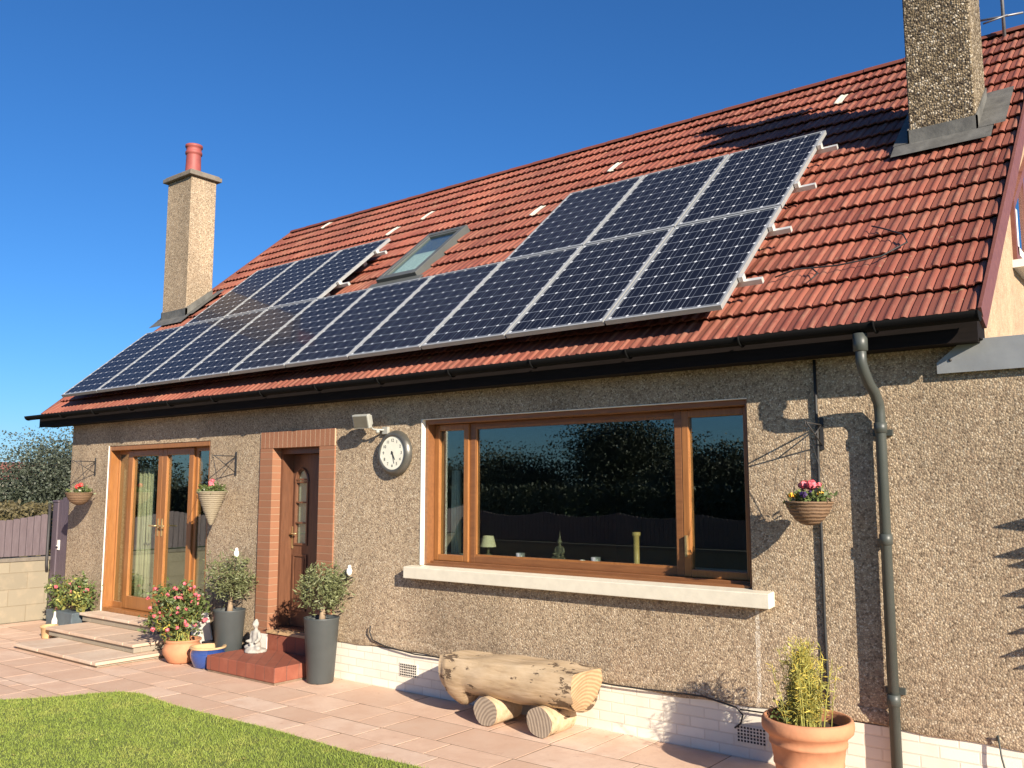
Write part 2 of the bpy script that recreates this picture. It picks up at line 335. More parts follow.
# lawn
edge=[(17,-1.6),(8.4,-1.58),(7.8,-1.62),(6.85,-1.6),(5.94,-1.64),(5.5,-1.64),(5.1,-1.6),(4.88,-1.59),(4.70,-1.66),(4.60,-1.80),(4.50,-2.02),(4.36,-2.25),(4.15,-2.5),(4.0,-3.0),(3.9,-5),(3.9,-8.9),(17,-8.9)]
g=MB(); g.prism([(x,y,-.055) for x,y in edge][::-1],(0,0,.062)); struct(obj('lawn',g,'lawn_soil'))
def inside(x,y):
    c=False; n=len(edge); j=n-1
    for i in range(n):
        xi,yi=edge[i]; xj,yj=edge[j]
        if (yi>y)!=(yj>y) and x<(xj-xi)*(y-yi)/(yj-yi)+xi: c=not c
        j=i
    return c
gm=MB(); vs=[];fs=[]
def blade(x,y,h,lean=.5,w=.004):
    a=random.uniform(0,2*PI); b=random.uniform(0,2*PI); dx,dy=math.cos(a)*w*.5,math.sin(a)*w*.5; lx,ly=math.cos(b)*h*lean,math.sin(b)*h*lean; n=len(vs)
    vs.extend([(x-dx,y-dy,0.),(x+dx,y+dy,0.),(x+dx*.7+lx*.4,y+dy*.7+ly*.4,h*.6),(x-dx*.7+lx*.4,y-dy*.7+ly*.4,h*.6),(x+lx,y+ly,h)]); fs.extend([(n,n+1,n+2,n+3),(n+3,n+2,n+4)])
for k in range(150000):
    x=3.9+5.0*random.random(); y=-1.5-2.6*random.random()**1.1
    if inside(x,y): blade(x,y,random.uniform(.010,.028)+(.02 if random.random()<.04 else 0),random.uniform(.2,1.),random.uniform(.003,.0055))
gm.v=vs; gm.f=fs; gm.fm=[0]*len(fs); gm.sm=[False]*len(fs)
tag(struct(obj('grass',gm,'grass_blade'),'stuff'),'short mown green lawn grass edged by the pink paving','grass')

w=MB(); random.seed(77)
for _ in range(70):
    x=4.2+4*random.random(); y=-1.75-1.6*random.random()
    if inside(x,y):
        for k in range(random.randint(3,7)):
            a=random.uniform(0,6.3); L=random.uniform(.015,.035); w.add([(x,y,.012),(x+L*.5*math.cos(a-.35),y+L*.5*math.sin(a-.35),.022),(x+L*math.cos(a),y+L*math.sin(a),.020),(x+L*.5*math.cos(a+.35),y+L*.5*math.sin(a+.35),.022)],[(0,1,2,3)])
tag(struct(obj('clover',w,'leaf_lime'),'stuff'),'scattered pale clover and weeds in the lawn','clover')

# ------------------------------------------------------------------ house
H=thing('house','roughcast bungalow with red tiled roof, brown window frames and white painted plinth','house',(6,4,0))
WT=.3
def holed(mb,x0,x1,z0,z1,holes,y0,y1):
    xs=sorted({x0,x1,*[h[0] for h in holes],*[h[1] for h in holes]}); zs=sorted({z0,z1,*[h[2] for h in holes],*[h[3] for h in holes]})
    xs=[x for x in xs if x0<=x<=x1]; zs=[z for z in zs if z0<=z<=z1]
    inh=lambda x,z: any(h[0]<x<h[1] and h[2]<z<h[3] for h in holes)
    for a,b in zip(xs,xs[1:]):
        for c,d in zip(zs,zs[1:]):
            if not inh((a+b)/2,(c+d)/2):
                mb.add([(a,y0,c),(b,y0,c),(b,y0,d),(a,y0,d)],[(0,1,2,3)]); mb.add([(a,y1,c),(b,y1,c),(b,y1,d),(a,y1,d)],[(3,2,1,0)])
    for h in holes:
        a,b,c,d=h
        for q in([(a,y0,c),(a,y0,d),(a,y1,d),(a,y1,c)],[(b,y0,c),(b,y1,c),(b,y1,d),(b,y0,d)],[(a,y0,d),(b,y0,d),(b,y1,d),(a,y1,d)],[(a,y0,c),(a,y1,c),(b,y1,c),(b,y0,c)]): mb.add(q,[(0,1,2,3)])
PZ=.375
WIN=(6.92,10.18,1.15,2.53); FR=(1.06,3.44,.27,2.45); DR=(4.44,5.69,0.,2.50)
w=MB(); holed(w,.02,17,0,2.80,[WIN,FR,DR],0,WT); w.box(.02,.32,WT,7.6,0,2.8); w.box(16.7,17,WT,7.6,0,2.7); w.box(.32,16.7,7.3,7.6,0,2.8)
obj('wall',w,'roughcast',H)
# plinth (2.5 cm recessed look is a drip edge above: the roughcast stands proud)
w=MB()
for a,b in((5.695,10.0),(10.0,17.0)): w.box(a,b,-.012,.0,0,PZ-.012)
obj('plinth',w,'plinth_paint',H)
w=MB(); n=420; 
vs=[];fs=[]
for i in range(n+1):
    x=5.70+(17-5.70)*i/n; z=PZ+.012*math.sin(x*3.1)+.006*math.sin(x*11)
    vs+=[(x,-.022,z-.012),(x,-.03,z-.0),(x,-.004,z+.08)]
for i in range(n): a=i*3; fs+=[(a,a+3,a+4,a+1),(a+1,a+4,a+5,a+2)]
w.add(vs,fs,True); 
obj('drip_edge',w,'roughcast',H)
# gable walls
w=MB(); yE,yR=-.05,4.12
roofz=lambda y: 3.048+ (y+.070)/CT*ST-.03
for x0,x1 in((.02,.3),(11.42,11.72)):
    w.prism([(x0,0.01,2.78),(x0,7.6,2.78),(x0,7.6,2.86),(x0,yR,roofz(yR)-.05),(x0,0.01,roofz(0.01)-.05)],(x1-x0,0,0))
obj('gable_wall',w,'gable_render',H)
# interior shell
w=MB(); 
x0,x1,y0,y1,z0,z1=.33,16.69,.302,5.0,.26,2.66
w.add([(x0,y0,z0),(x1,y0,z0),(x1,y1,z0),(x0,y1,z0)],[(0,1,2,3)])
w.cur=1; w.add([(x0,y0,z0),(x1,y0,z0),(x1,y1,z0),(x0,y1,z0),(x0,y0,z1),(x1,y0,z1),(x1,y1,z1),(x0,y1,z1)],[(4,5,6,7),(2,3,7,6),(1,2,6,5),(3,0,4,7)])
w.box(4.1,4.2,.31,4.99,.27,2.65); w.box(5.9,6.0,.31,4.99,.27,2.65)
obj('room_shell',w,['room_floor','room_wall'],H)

# ---- roof tiles: 10 cm rolls, 32 cm courses
U0,U1,V0,V1=-.60,11.775,-.145,5.67; PER=.1
def prof(t):
    t=t%1.
    if t<.52: return .013*math.sin(PI*t/.52)**.7
    if t<.60: return -.006
    return .004
def roof_front():
    mb=MB(); tv=[];cv=[]; nu=int(round((U1-U0)/PER))*10; us=[U0+(U1-U0)*i/nu for i in range(nu+1)]; hs=[prof((u-U0)/PER) for u in us]
    v=V0; k=0
    while v<V1-.02:
        top=min(v+.335,V1); 
        rows=[(v+.06,-.020),(v+.004,-.014),(v,-.001),(v+.012,.004),((v+top)/2,-.010),(top+.03,-.036)]
        jit=[random.choice([1,1,1,1,1,2.2])*random.uniform(-.004,.004) for _ in range(int((U1-U0)/.3)+2)]; jt=[random.random() for _ in jit]; off=(k%2)*.0
        n0=len(rows); vs=[]
        for i,u in enumerate(us):
            j=int((u-U0+off)/.3); 
            for r,(vv,hh) in enumerate(rows):
                flat=1.
                vs.append(RT(u,vv+(jit[j] if r<4 else 0),-.12+hh+hs[i]*flat+jit[j]*.5))
        fs=[]
        for i in range(nu):
            a=i*n0; j=int((us[i]-U0+off+.001)/.3); t=((us[i]-U0)/PER)%1.
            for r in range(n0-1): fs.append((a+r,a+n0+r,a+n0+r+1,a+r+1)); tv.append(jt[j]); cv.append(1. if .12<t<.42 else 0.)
        mb.add(vs,fs,False); v+=.322 if k else .335; k+=1
    o=obj('roof',mb,'roof_tile',H); facevals(o,'tint',tv); facevals(o,'crest',cv); return o
roof=roof_front()
w=MB(); a=RT(0,5.42,-.13)
w.add([(U0,a.y,a.z),(U1,a.y,a.z),(U1,8.3,2.95),(U0,8.3,2.95)],[(0,1,2,3)]) # rear slope
p,q,s_,t_=RT(U0+.02,V0+.03,-.165),RT(U1-.02,V0+.03,-.165),RT(U1-.02,V1,-.165),RT(U0+.02,V1,-.165); w.add([p,q,s_,t_],[(3,2,1,0)])
o=obj('rear_roof_slope',w,'roof_tile',roof)
# ridge tiles
w=MB(); x=U0
while x<U1-.01:
    x2=min(x+.44,U1); a=RT(x,V1,-.16); pts=[]
    for e,(xx,rr) in enumerate(((x,.128),(x2+.02,.120))):
        for k in range(9): t=PI*k/8; pts.append((xx,a.y+.02+rr*math.cos(t)*1.0,a.z-.015+rr*.62*math.sin(t)))
    w.add(pts,[(k,k+1,k+10,k+9) for k in range(8)]+[tuple(range(9))],False); x=x2
o=obj('ridge_tiles',w,'roof_tile',roof)
# pale bare tiles
for (px_,u,v) in((0,6.29,3.60),(0,3.66,4.57),(0,9.85,4.70),(0,.53,5.44),(0,7.0,4.54),(0,3.21,4.05)):
    w=MB(); k=round((v-V0)/.322-.5); vb=V0+.322*k+.013; ub=U0+round((u-U0)/PER)*PER; vs=[];n=8
    for i in range(n+1):
        uu=ub+.1*i/n; h=prof((uu-U0)/PER)
        for vv,hh in((vb-.002,-.004),(vb+.01,.008),(vb+.16,.001),(vb+.30,-.016)): vs.append(RT(uu,vv,-.12+h+hh))
    w.add(vs,[(i*4+r,(i+1)*4+r,(i+1)*4+r+1,i*4+r+1) for i in range(n) for r in range(3)],True)
    obj('bare_tile',w,'cap_pale' if 'cap_pale' in M else 'sill_paint',roof,'pale bare roof tile')
# bargeboards (verge) both ends
for xb in(U1-.035,U0):
    w=MB(); A=RT(0,V0-.01,-.16); B=RT(0,V1,-.16); A2=RT(0,V0-.01,-.27); B2=RT(0,V1,-.27)
    w.prism([(xb,A.y,A.z),(xb,B.y,B.z),(xb,B2.y,B2.z),(xb,A2.y+.06,A2.z+.03)],(.035,0,0))
    w.prism([(xb,B.y,B.z),(xb,8.25,2.95),(xb,8.25,2.75),(xb,B2.y,B2.z)],(.035,0,0))
    C1=RT(0,V0+.0,-.10); C2=RT(0,V1,-.10); C3=RT(0,V1,-.17); C4=RT(0,V0,-.17)
    xo=xb+.02 if xb>5 else xb-.005
    w.prism([(xo,C1.y,C1.z),(xo,C2.y,C2.z),(xo,C3.y,C3.z),(xo,C4.y,C4.z)],(.02,0,0))
    obj('bargeboard',w,'barge_paint',H)
# fascia / soffit
w=MB(); w.box(U0+.02,U1-.02,-.21,-.18,2.765,2.90); w.box(U0+.04,U1-.04,-.18,.0,2.772,2.788); w.box(U0+.02,U0+.05,-.18,.02,2.79,2.93); w.box(U1-.05,U1-.022,-.18,.02,2.79,2.93)
obj('fascia',w,'dark_fascia',H)
# gutter
w=MB(); vs=[]; r=.058
gx0,gx1=U0-.06,U1+.02; n=9
for xx in(gx0,gx1):
    for k in range(n): t=PI+PI*k/(n-1); vs.append((xx,-.335+r*math.cos(t),2.92+r*math.sin(t)))
    for k in range(n): t=2*PI-PI*k/(n-1); vs.append((xx,-.335+(r-.006)*math.cos(t),2.92+(r-.006)*math.sin(t)))
m=2*n; w.add(vs,[(k,(k+1)%m,m+(k+1)%m,m+k) for k in range(m)],True)
for xx in(gx0,gx1-.006): w.prism([(xx,-.335+(r+.003)*math.cos(PI+PI*k/8),2.92+(r+.003)*math.sin(PI+PI*k/8)) for k in range(9)],(.006,0,0))
x=.4
while x<11.6: 
    w.tube([(x,-.335+(r+.006)*math.cos(PI+PI*k/8),2.92+(r+.006)*math.sin(PI+PI*k/8)) for k in range(9)],.008,6); x+=.9
obj('gutter',w,'gutter_black',H)
# downpipe
w=MB(); w.lathe([(.03,.0),(.045,0),(.045,-.11),(.036,-.115)],(11.10,-.335,2.86),18)
pts=[(11.10,-.335,2.78),(11.10,-.335,2.68),(11.105,-.30,2.62),(11.11,-.23,2.55),(11.12,-.16,2.50),(11.125,-.09,2.43),(11.125,-.07,2.36),(11.125,-.07,0)]
w.tube(pts,.034,16); 
for z in(2.27,1.55,.55): w.lathe([(.034,-.035),(.041,-.033),(.041,.033),(.034,.035)],(11.125,-.07,z),18); 
for z in(2.24,.60): w.box(11.065,11.185,-.03,.0,z-.02,z+.02)
obj('downpipe',w,'downpipe_plastic',H)
# chimneys
def chimney(x0,x1,y0,y1,zb,zt,top,mat,label,flash=True):
    w=MB(); w.box(x0,x1,y0,y1,zb,zt); ch=obj('chimney',w,mat,H,label); bevel(ch,.012,2)
    w=MB(); w.box(x0-.065,x1+.065,y0-.065,y1+.065,zt,zt+.07); w.box(x0-.035,x1+.035,y0-.035,y1+.035,zt+.07,zt+.1); bevel(obj('chimney_cap',w,'cap_stone',ch),.01)
    for cx in top:
        cy=(y0+y1)/2; w=MB(); w.lathe([(.14,0),(.14,.06),(.128,.1),(.120,.37),(.121,.39),(.138,.40),(.138,.44),(.124,.455),(.124,.51),(.142,.52),(.142,.56),(.11,.565),(.10,.4)],(cx,cy,zt+.1),24); obj('chimney_pot',w,'chimney_pot_clay',ch)
    w=MB()
    f=lambda u,y,off: Vector((u,y,3.2+(y+.2+(off+OF)*ST)/CT*ST+(off+OF)*CT))
    h=.13; e=.012; RPO=OF
    # front apron on the tiles plus upstands on front and sides
    a,b=x0-.13,x1+.13; w.add([f(a,y0-.16,-.088),f(b,y0-.16,-.088),f(b,y0,-.075),f(a,y0,-.075)],[(0,1,2,3)])
    w.box(x0-e,x1+e,y0-e,y0+.02,f(0,y0,-.09).z,f(0,y0,-.09).z+h)
    for s,(xa,xb) in((-1,(x0-e,x0)),(1,(x1,x1+e))):
        w.prism([(xa,y0-e,f(0,y0,-.1).z),(xa,y1,f(0,y1,-.1).z),(xa,y1,f(0,y1,-.1).z+h),(xa,y0-e,f(0,y0,-.1).z+h+.02)],(xb-xa,0,0))
        wd=.14 if s<0 else .22; xo=x0-wd if s<0 else x1; w.add([f(xo,y0-.01,-.074),f(xo+wd,y0-.01,-.070),f(xo+wd,y1+.1,-.070),f(xo,y1+.1,-.074)],[(0,1,2,3)])
    obj('flashing',w,'lead',ch); return ch
chimney(10.90,11.44,2.07,2.60,4.3,7.05,[11.2],'chimney_roughcast','big roughcast chimney beside the right gable')
chimney(-.83,-.12,1.77,2.24,3.0,7.04,[-.47],'roughcast','tall roughcast chimney with red clay pot at the left gable')
# skylight
sk=MB(); u0,u1,v0,v1=4.62,5.32,2.15,3.42
def rbox(mb,u0,u1,v0,v1,o0,o1,F=RT):
    P=[F(u,v,o) for o in(o0,o1) for v in(v0,v1) for u in(u0,u1)]; mb.add(P,[(0,2,3,1),(4,5,7,6),(0,1,5,4),(2,6,7,3),(0,4,6,2),(1,3,7,5)])
for q in((u0,u0+.06,v0,v1),(u1-.06,u1,v0,v1),(u0+.06,u1-.06,v1-.08,v1),(u0+.06,u1-.06,v0,v0+.08)): rbox(sk,*q,-.14,-.035)
s0=obj('skylight',sk,'skylight_grey',H); bevel(s0,.006)
sk=MB()
for q in((u0+.062,u0+.10,v0+.082,v1-.082),(u1-.10,u1-.062,v0+.082,v1-.082),(u0+.10,u1-.10,v1-.12,v1-.082),(u0+.10,u1-.10,v0+.082,v0+.12)): rbox(sk,*q,-.12,-.045)
obj('sash',sk,'skylight_grey',s0)
sk=MB(); rbox(sk,u0+.10,u1-.10,v0+.12,v1-.12,-.07,-.062); obj('pane',sk,'roof_glass',s0)
sk=MB(); rbox(sk,u0-.1,u1+.1,v0-.16,v0,-.10,-.085); obj('flashing_apron',sk,'skylight_grey',s0)
sk=MB(); rbox(sk,u0+.10,u1-.10,v0+.12,v0+.74,-.098,-.092); obj('blind',sk,'net_cloth',s0)
sk=MB(); rbox(sk,u0+.10,u1-.10,v0+.741,v1-.12,-.098,-.094); obj('dark_sheet',sk,'room_wall',s0)  # dark sheet under the upper glass, its tone stands in for the shaded interior

# ---- big window
def frame(mb,x0,x1,z0,z1,y0,y1,t,tb=None,tt=None):
    tb=tb or t; tt=tt or t
    mb.box(x0,x0+t,y0,y1,z0,z1); mb.box(x1-t,x1,y0,y1,z0,z1); mb.box(x0+t,x1-t,y0,y1,z0,z0+tb); mb.box(x0+t,x1-t,y0,y1,z1-tt,z1)
X0,X1,Z0,Z1=WIN
w=MB(); YF=.045; YG=.16
w.box(X0+.001,X0+.036,YF,YG+.07,Z0,Z1); w.box(X1-.036,X1-.001,YF,YG+.07,Z0,Z1); w.box(X0+.036,X1-.036,YF,YG+.07,Z1-.045,Z1-.001); w.box(X0+.036,X1-.036,YF+.05,YG+.07,Z0,Z0+.055); w.box(X0+.036,X1-.036,YF-.01,YF+.049,Z0,Z0+.035)
w.box(7.385,7.45,YG,YG+.069,Z0+.055,Z1-.045); w.box(9.515,9.575,YG-.02,YG+.069,Z0+.055,Z1-.045); w.box(7.45,9.515,YG,YG+.069,Z0+.055,Z0+.115); w.box(7.45,9.515,YG,YG+.069,Z1-.09,Z1-.045)
wf=obj('window',w,'oak_horizontal',H); bevel(wf,.004)
for nm,a,b in(('casement',6.958,7.383),('casement',9.577,X1-.038)):
    w=MB(); frame(w,a,b,Z0+.057,Z1-.047,YG-.022,YG+.05,.058); s=obj(nm,w,'oak_upvc',wf); bevel(s,.006)
    w=MB(); w.box(a+.058,b-.058,YG+.012,YG+.018,Z0+.115,Z1-.105); obj('pane',w,'window_glass',s)
w=MB(); w.box(7.45,9.515,YG+.022,YG+.028,Z0+.115,Z1-.09); obj('pane',w,'window_glass',wf)
w=MB(); frame(w,7.449,9.516,Z0+.114,Z1-.089,YG+.004,YG+.020,.016); obj('glazing_bead',w,'oak_upvc',wf)
w=MB(); w.box(9.60,9.615,YG-.05,YG-.022,1.36,1.52); obj('handle',w,'brass_handle',wf)
w=MB(); w.prism([(6.79,-.10,1.152),(10.34,-.10,1.152),(10.34,.09,1.168),(6.79,.09,1.168)],(0,0,-.105)); bevel(obj('window_sill',w,'sill_paint',H),.006)
w=MB(); w.box(X0-.007,X0+.004,-.006,YF-.001,Z0+.02,Z1+.004); w.box(X0+.004,X1,-.003,YF-.001,Z1-.002,Z1+.003); obj('window_reveal',w,'white_paint',H)
w=MB(); w.box(X0-.1,X1+.1,YG+.075,YG+.32,1.22,1.25); obj('window_board',w,'white_paint',H)

# ---- french doors
X0,X1,Z0,Z1=FR; w=MB(); YF=.008; YG=.13
w.box(X0+.001,X0+.035,YF,YG+.07,Z0,Z1); w.box(X1-.035,X1-.001,YF,YG+.07,Z0,Z1); w.box(X0+.035,X1-.035,YF,YG+.07,Z1-.06,Z1-.001); w.box(X0+.035,X1-.035,YF,YG+.07,Z0,Z0+.05)
for a,b in((X0+.035,1.115),(1.34,1.398),(2.932,2.99),(X1-.08,X1-.035)): w.box(a,b,YG,YG+.069,Z0+.05,Z1-.06)
for a,b in((1.115,1.34),(2.99,X1-.08)): w.box(a,b,YG,YG+.069,Z0+.05,Z0+.12); w.box(a,b,YG,YG+.069,Z1-.11,Z1-.06)
fd=obj('patio_door',w,'oak_upvc',H); bevel(fd,.004)
w=MB(); w.box(X0-.004,X0+.003,-.006,YF-.001,Z0,Z1+.004); obj('door_reveal',w,'white_paint',H)
for a,b in((1.40,2.226),(2.23,2.93)):
    w=MB(); frame(w,a,b,Z0+.055,Z1-.065,YG-.025,YG+.045,.10,.16,.08); s=obj('door_leaf',w,'oak_upvc',fd); bevel(s,.006)
    w=MB(); w.box(a+.10,b-.10,YG+.008,YG+.014,Z0+.215,Z1-.145); obj('pane',w,'window_glass',s)
    hx=2.19 if b<2.4 else 2.28; sg=-1 if b<2.4 else 1; w=MB(); w.box(hx-.012,hx+.012,YG-.033,YG-.025,1.28,1.50); w.tube([(hx,YG-.03,1.41),(hx,YG-.075,1.41),(hx+sg*.13,YG-.075,1.41)],.009,8); obj('handle',w,'brass_handle',s)
for a,b in((1.115,1.34),(2.99,X1-.08)):
    w=MB(); w.box(a,b,YG+.018,YG+.024,Z0+.12,Z1-.11); obj('pane',w,'window_glass',fd)

# ---- brick door surround + front door
w=MB(); w.box(4.44,4.66,-.018,.10,.32,2.32); w.box(5.45,5.69,-.018,.10,.32,2.32); ds=obj('door_surround',w,'door_brick',H)
w=MB(); w.box(4.44,5.69,-.018,.10,2.323,2.50); obj('brick_lintel',w,'soldier_brick',ds)
w=MB(); w.box(4.43,4.665,-.022,.10,0,.319); w.box(5.445,5.695,-.022,.10,0,.319); obj('painted_base',w,'white_paint',ds)
DY=.25
w=MB(); frame(w,4.662,5.448,.36,2.32,.102,DY+.05,.03,.02,.06); w.box(4.44,4.66,.101,.29,0,2.5); w.box(5.45,5.69,.101,.29,0,2.5); w.box(4.6,5.5,.101,.29,2.325,2.5)
fr=obj('front_door_frame',w,'brown_door',H); 
# leaf with two arched lights
a,b,z0,z1=4.694,5.416,.385,2.255; w=MB()
cols=[(a+.06,a+.25),(b-.25,b-.06)]; zg0,zg1=1.28,2.09
holes=[(c0,c1,zg0,zg1) for c0,c1 in cols]
holed(w,a,b,z0,z1,holes,DY,DY+.045)
for c0,c1 in cols:
    # arched heads: fill the spandrels
    n=8; cx=(c0+c1)/2
    for sgn,xe in((-1,c0),(1,c1)):
        arc=[(cx+sgn*(c1-c0)/2*math.cos(t*PI/2/n),zg1-.14+.135*math.sin(t*PI/2/n)) for t in range(n+1)]
        w.prism([(x,DY+.002,z) for x,z in arc]+[(cx,DY+.002,zg1+.001),(xe,DY+.002,zg1+.001)],(0,.04,0))
    frame(w,c0-.022,c1+.022,zg0-.022,zg1-.10,DY-.012,DY,.022)
    pts=[(cx+(c1-c0+.03)/2*math.cos(PI*t/12),DY-.004,zg1-.14+.15*math.sin(PI*t/12)) for t in range(13)]; w.tube(pts,.013,6)
    for i in(1,2,3): zz=zg0+(zg1-.14-zg0)*i/3; w.box(c0,c1,DY-.006,DY+.02,zz-.009,zz+.009)
    frame(w,c0-.022,c1+.022,.55,1.16,DY-.014,DY,.022); w.box(c0+.02,c1-.02,DY-.01,DY,.59,1.12)
fdoor=obj('front_door',w,'brown_door',H); bevel(fdoor,.003)
w=MB()
for c0,c1 in cols: w.box(c0-.005,c1+.005,DY+.02,DY+.026,zg0-.005,zg1+.005)
obj('pane',w,'window_glass',fdoor); w=MB(); w.box(4.76,5.35,DY+.036,DY+.04,1.25,2.12); obj('net_curtain',w,'net_cloth',fdoor)
w=MB(); w.box(4.700,4.722,DY-.01,DY,1.22,1.46); w.tube([(4.73,DY-.005,1.38),(4.73,DY-.05,1.38),(4.83,DY-.05,1.385)],.01,8); obj('handle',w,'brass_handle',fdoor)
# threshold step in recess
w=MB(); w.box(4.667,5.443,-.015,DY+.04,.0,.335); ts=obj('threshold_step',w,'quarry_tile',H); w=MB(); w.box(4.667,5.443,-.03,DY+.04,.336,.362); obj('nosing',w,'pot_buff',ts)

# ---- extension: flat roof and metal capping
w=MB(); w.prism([(11.48,-.045,2.60),(17.05,-.045,2.60),(17.05,-.045,2.80),(11.64,-.045,2.80),(11.48,-.045,2.67)],(0,.012,0)); w.box(11.74,17.05,-.033,.06,2.795,2.803)
cap=obj('metal_capping',w,'galvanised',H)
w=MB()
for x in(11.56,12.3,13.0): w.lathe([(.0,-.052),(.008,-.051),(.010,-.046),(.010,-.045)],(x,0,2.68 if x<11.6 else 2.70),10,axis='y')
obj('screw',w,'iron_black',cap)
w=MB(); w.box(11.73,17.0,.061,7.6,2.72,2.78); obj('flat_roof',w,'asphalt_roof',H)
# gable window
w=MB(); gx=11.72; w.box(gx+.001,gx+.03,1.55,1.62,3.62,4.10); w.box(gx+.001,gx+.03,1.62,2.7,3.62,3.69); w.box(gx+.001,gx+.03,2.1,2.16,3.69,4.5); w.box(gx+.001,gx+.03,2.7,2.77,3.62,4.9)
w.prism([(gx+.001,1.55,4.10),(gx+.001,2.77,4.95),(gx+.001,2.77,4.88),(gx+.001,1.62,4.07)],(.03,0,0))
gw=obj('gable_window',w,'barge_paint',H); w=MB(); w.prism([(gx+.004,1.62,3.69),(gx+.004,2.7,3.69),(gx+.004,2.7,4.84),(gx+.004,1.62,4.08)],(.006,0,0)); obj('pane',w,'window_glass',gw)
w=MB(); w.box(gx+.001,gx+.12,1.49,2.83,3.56,3.62); obj('sill',w,'white_paint',gw)
w=MB(); w.box(gx+.012,gx+.028,1.63,1.70,3.70,4.06); w.box(gx+.012,gx+.028,1.63,2.09,3.70,3.76); obj('sash',w,'white_paint',gw)
# air vents in plinth
for cx,cz in((6.80,.20),(10.15,.165)):
    w=MB(); w.box(cx-.115,cx+.115,-.020,-.0125,cz-.06,cz+.06); v=obj('air_vent',w,'plinth_paint',H); w=MB()
    for i in range(9):
        for j in range(5): w.box(cx-.104+i*.0235,cx-.090+i*.0235,-.0225,-.0205,cz-.053+j*.0225,cz-.039+j*.0225)
    obj('vent_holes',w,'cable_black',v)

# ------------------------------------------------------------------ solar panels
def make_panel():
    t=thing('solar_panel','','solar panel'); W_,L_=.99,1.64; fw=.022
    mb=MB(); frame_=[(0,fw,0,L_),(W_-fw,W_,0,L_),(fw,W_-fw,0,fw),(fw,W_-fw,L_-fw,L_)]
    for a,b,c,d in frame_: mb.box(a,b,c,d,-.04,0)
    obj('frame',mb,'aluminium',t)
    mb=MB(); mb.add([(fw,fw,-.004),(W_-fw,fw,-.004),(W_-fw,L_-fw,-.004),(fw,L_-fw,-.004)],[(0,1,2,3)]); mb.add([(fw,fw,-.034),(W_-fw,fw,-.034),(W_-fw,L_-fw,-.034),(fw,L_-fw,-.034)],[(3,2,1,0)])
    o=obj('cell_sheet',mb,'solar_cells',t); uv=o.data.uv_layers.new(name='UVMap'); m=.012
    for i,c in enumerate([(-m,-m),(1+m,-m),(1+m,1+m),(-m,1+m)]): uv.data[i].uv=c
    t.rotation_euler=(TH,0,0); return t
proto=make_panel(); first=True
nth=['first','second','third','fourth','fifth','sixth','seventh','eighth','ninth','tenth']
spec=[(i,0,f'black solar panel in silver frame, {nth[i]} from the left in the lower row') for i in range(10)]
spec[0]=(0,0,'black solar panel at the far left end of the lower row'); spec[9]=(9,0,'solar panel at the right end of the lower row, nearest the downpipe')
spec+=[(1,1,'upper row solar panel nearest the left chimney'),(2,1,'upper row solar panel in the middle of the left group of three'),(3,1,'upper row solar panel just left of the skylight'),
       (7,1,'upper row solar panel at the left end of the right group of three'),(8,1,'upper row solar panel in the middle of the right group of three'),(9,1,'upper row solar panel at the top right corner, nearest the right chimney')]
for i,r,lab in spec:
    loc=RP(i*1.01+.01,r*1.66,0)
    if first: proto.location=loc; proto['label']=lab; proto['group']='solar panels on the red roof'; first=False
    else: copy_tree(proto,loc,lab)
for k,(a,b,v,lab) in enumerate(((0.02,10.27,.42,'long aluminium mounting rail under the lower part of the bottom panel row'),(0.02,10.27,1.25,'long aluminium mounting rail under the upper part of the bottom panel row'),
    (1.03,4.22,2.08,'short mounting rail low under the left upper three panels'),(1.03,4.22,2.93,'short mounting rail high under the left upper three panels'),
    (7.09,10.27,2.08,'short mounting rail low under the right upper three panels'),(7.09,10.27,2.93,'short mounting rail high under the right upper three panels'))):
    w=MB(); rbox(w,a,b,v-.02,v+.02,-.083,-.042,RP); r=thing('mounting_rail',lab,'mounting rail',RP((a+b)/2,v,-.08),'solar mounting rails'); obj('rail',w,'rail_metal',r)
    w=MB(); rbox(w,b-.17,b-.135,v-.03,v+.03,-.04,.004,RP); obj('end_clamp',w,'rail_metal',r)
    w=MB(); x=a+.3
    while x<b: rbox(w,x,x+.03,v-.05,v+.02,-.175,-.083,RP); x+=1.2
    obj('roof_hook',w,'rail_metal',r)

# ------------------------------------------------------------------ garden steps
def rock_step(name,x0,x1,y0,y1,z0,z1,label,back=0):
    t=thing(name,label,'step',((x0+x1)/2,(y0+y1)/2,z0),'stone steps to the patio doors')
    w=MB(); w.box(x0+.03,x1-.03,y0+.03,y1,z0,z1-.035); bevel(obj('riser',w,'step_block',t),.006)
    w=MB(); tv=[]; x=x0
    while x<x1-.02:
        x2=min(x+.62,x1); w.box(x+.003,x2-.003,y0,y1,z1-.034,z1); tv+= [random.random()]*6; x=x2
    o=obj('tread',w,'tread_slab',t); facevals(o,'tint',tv); bevel(o,.006)
rock_step('garden_step',1.50,3.46,-1.27,-.02,.001,.062,'lowest wide stone step, nearest the lawn')
rock_step('garden_step',1.22,3.30,-.78,-.02,.063,.165,'middle stone step below the patio doors')
rock_step('garden_step',1.05,2.85,-.28,-.003,.166,.275,'top stone step directly under the patio doors')
t=thing('entrance_step','red quarry tiled entrance step in front of the brown door','step',(5.05,-.3,0))
w=MB(); w.box(4.47,5.60,-.62,-.024,.022,.165); bevel(obj('tiled_block',w,'quarry_tile',t),.008); w=MB(); w.box(4.48,5.59,-.61,-.024,.001,.021); obj('mortar_bed',w,'mortar',t)

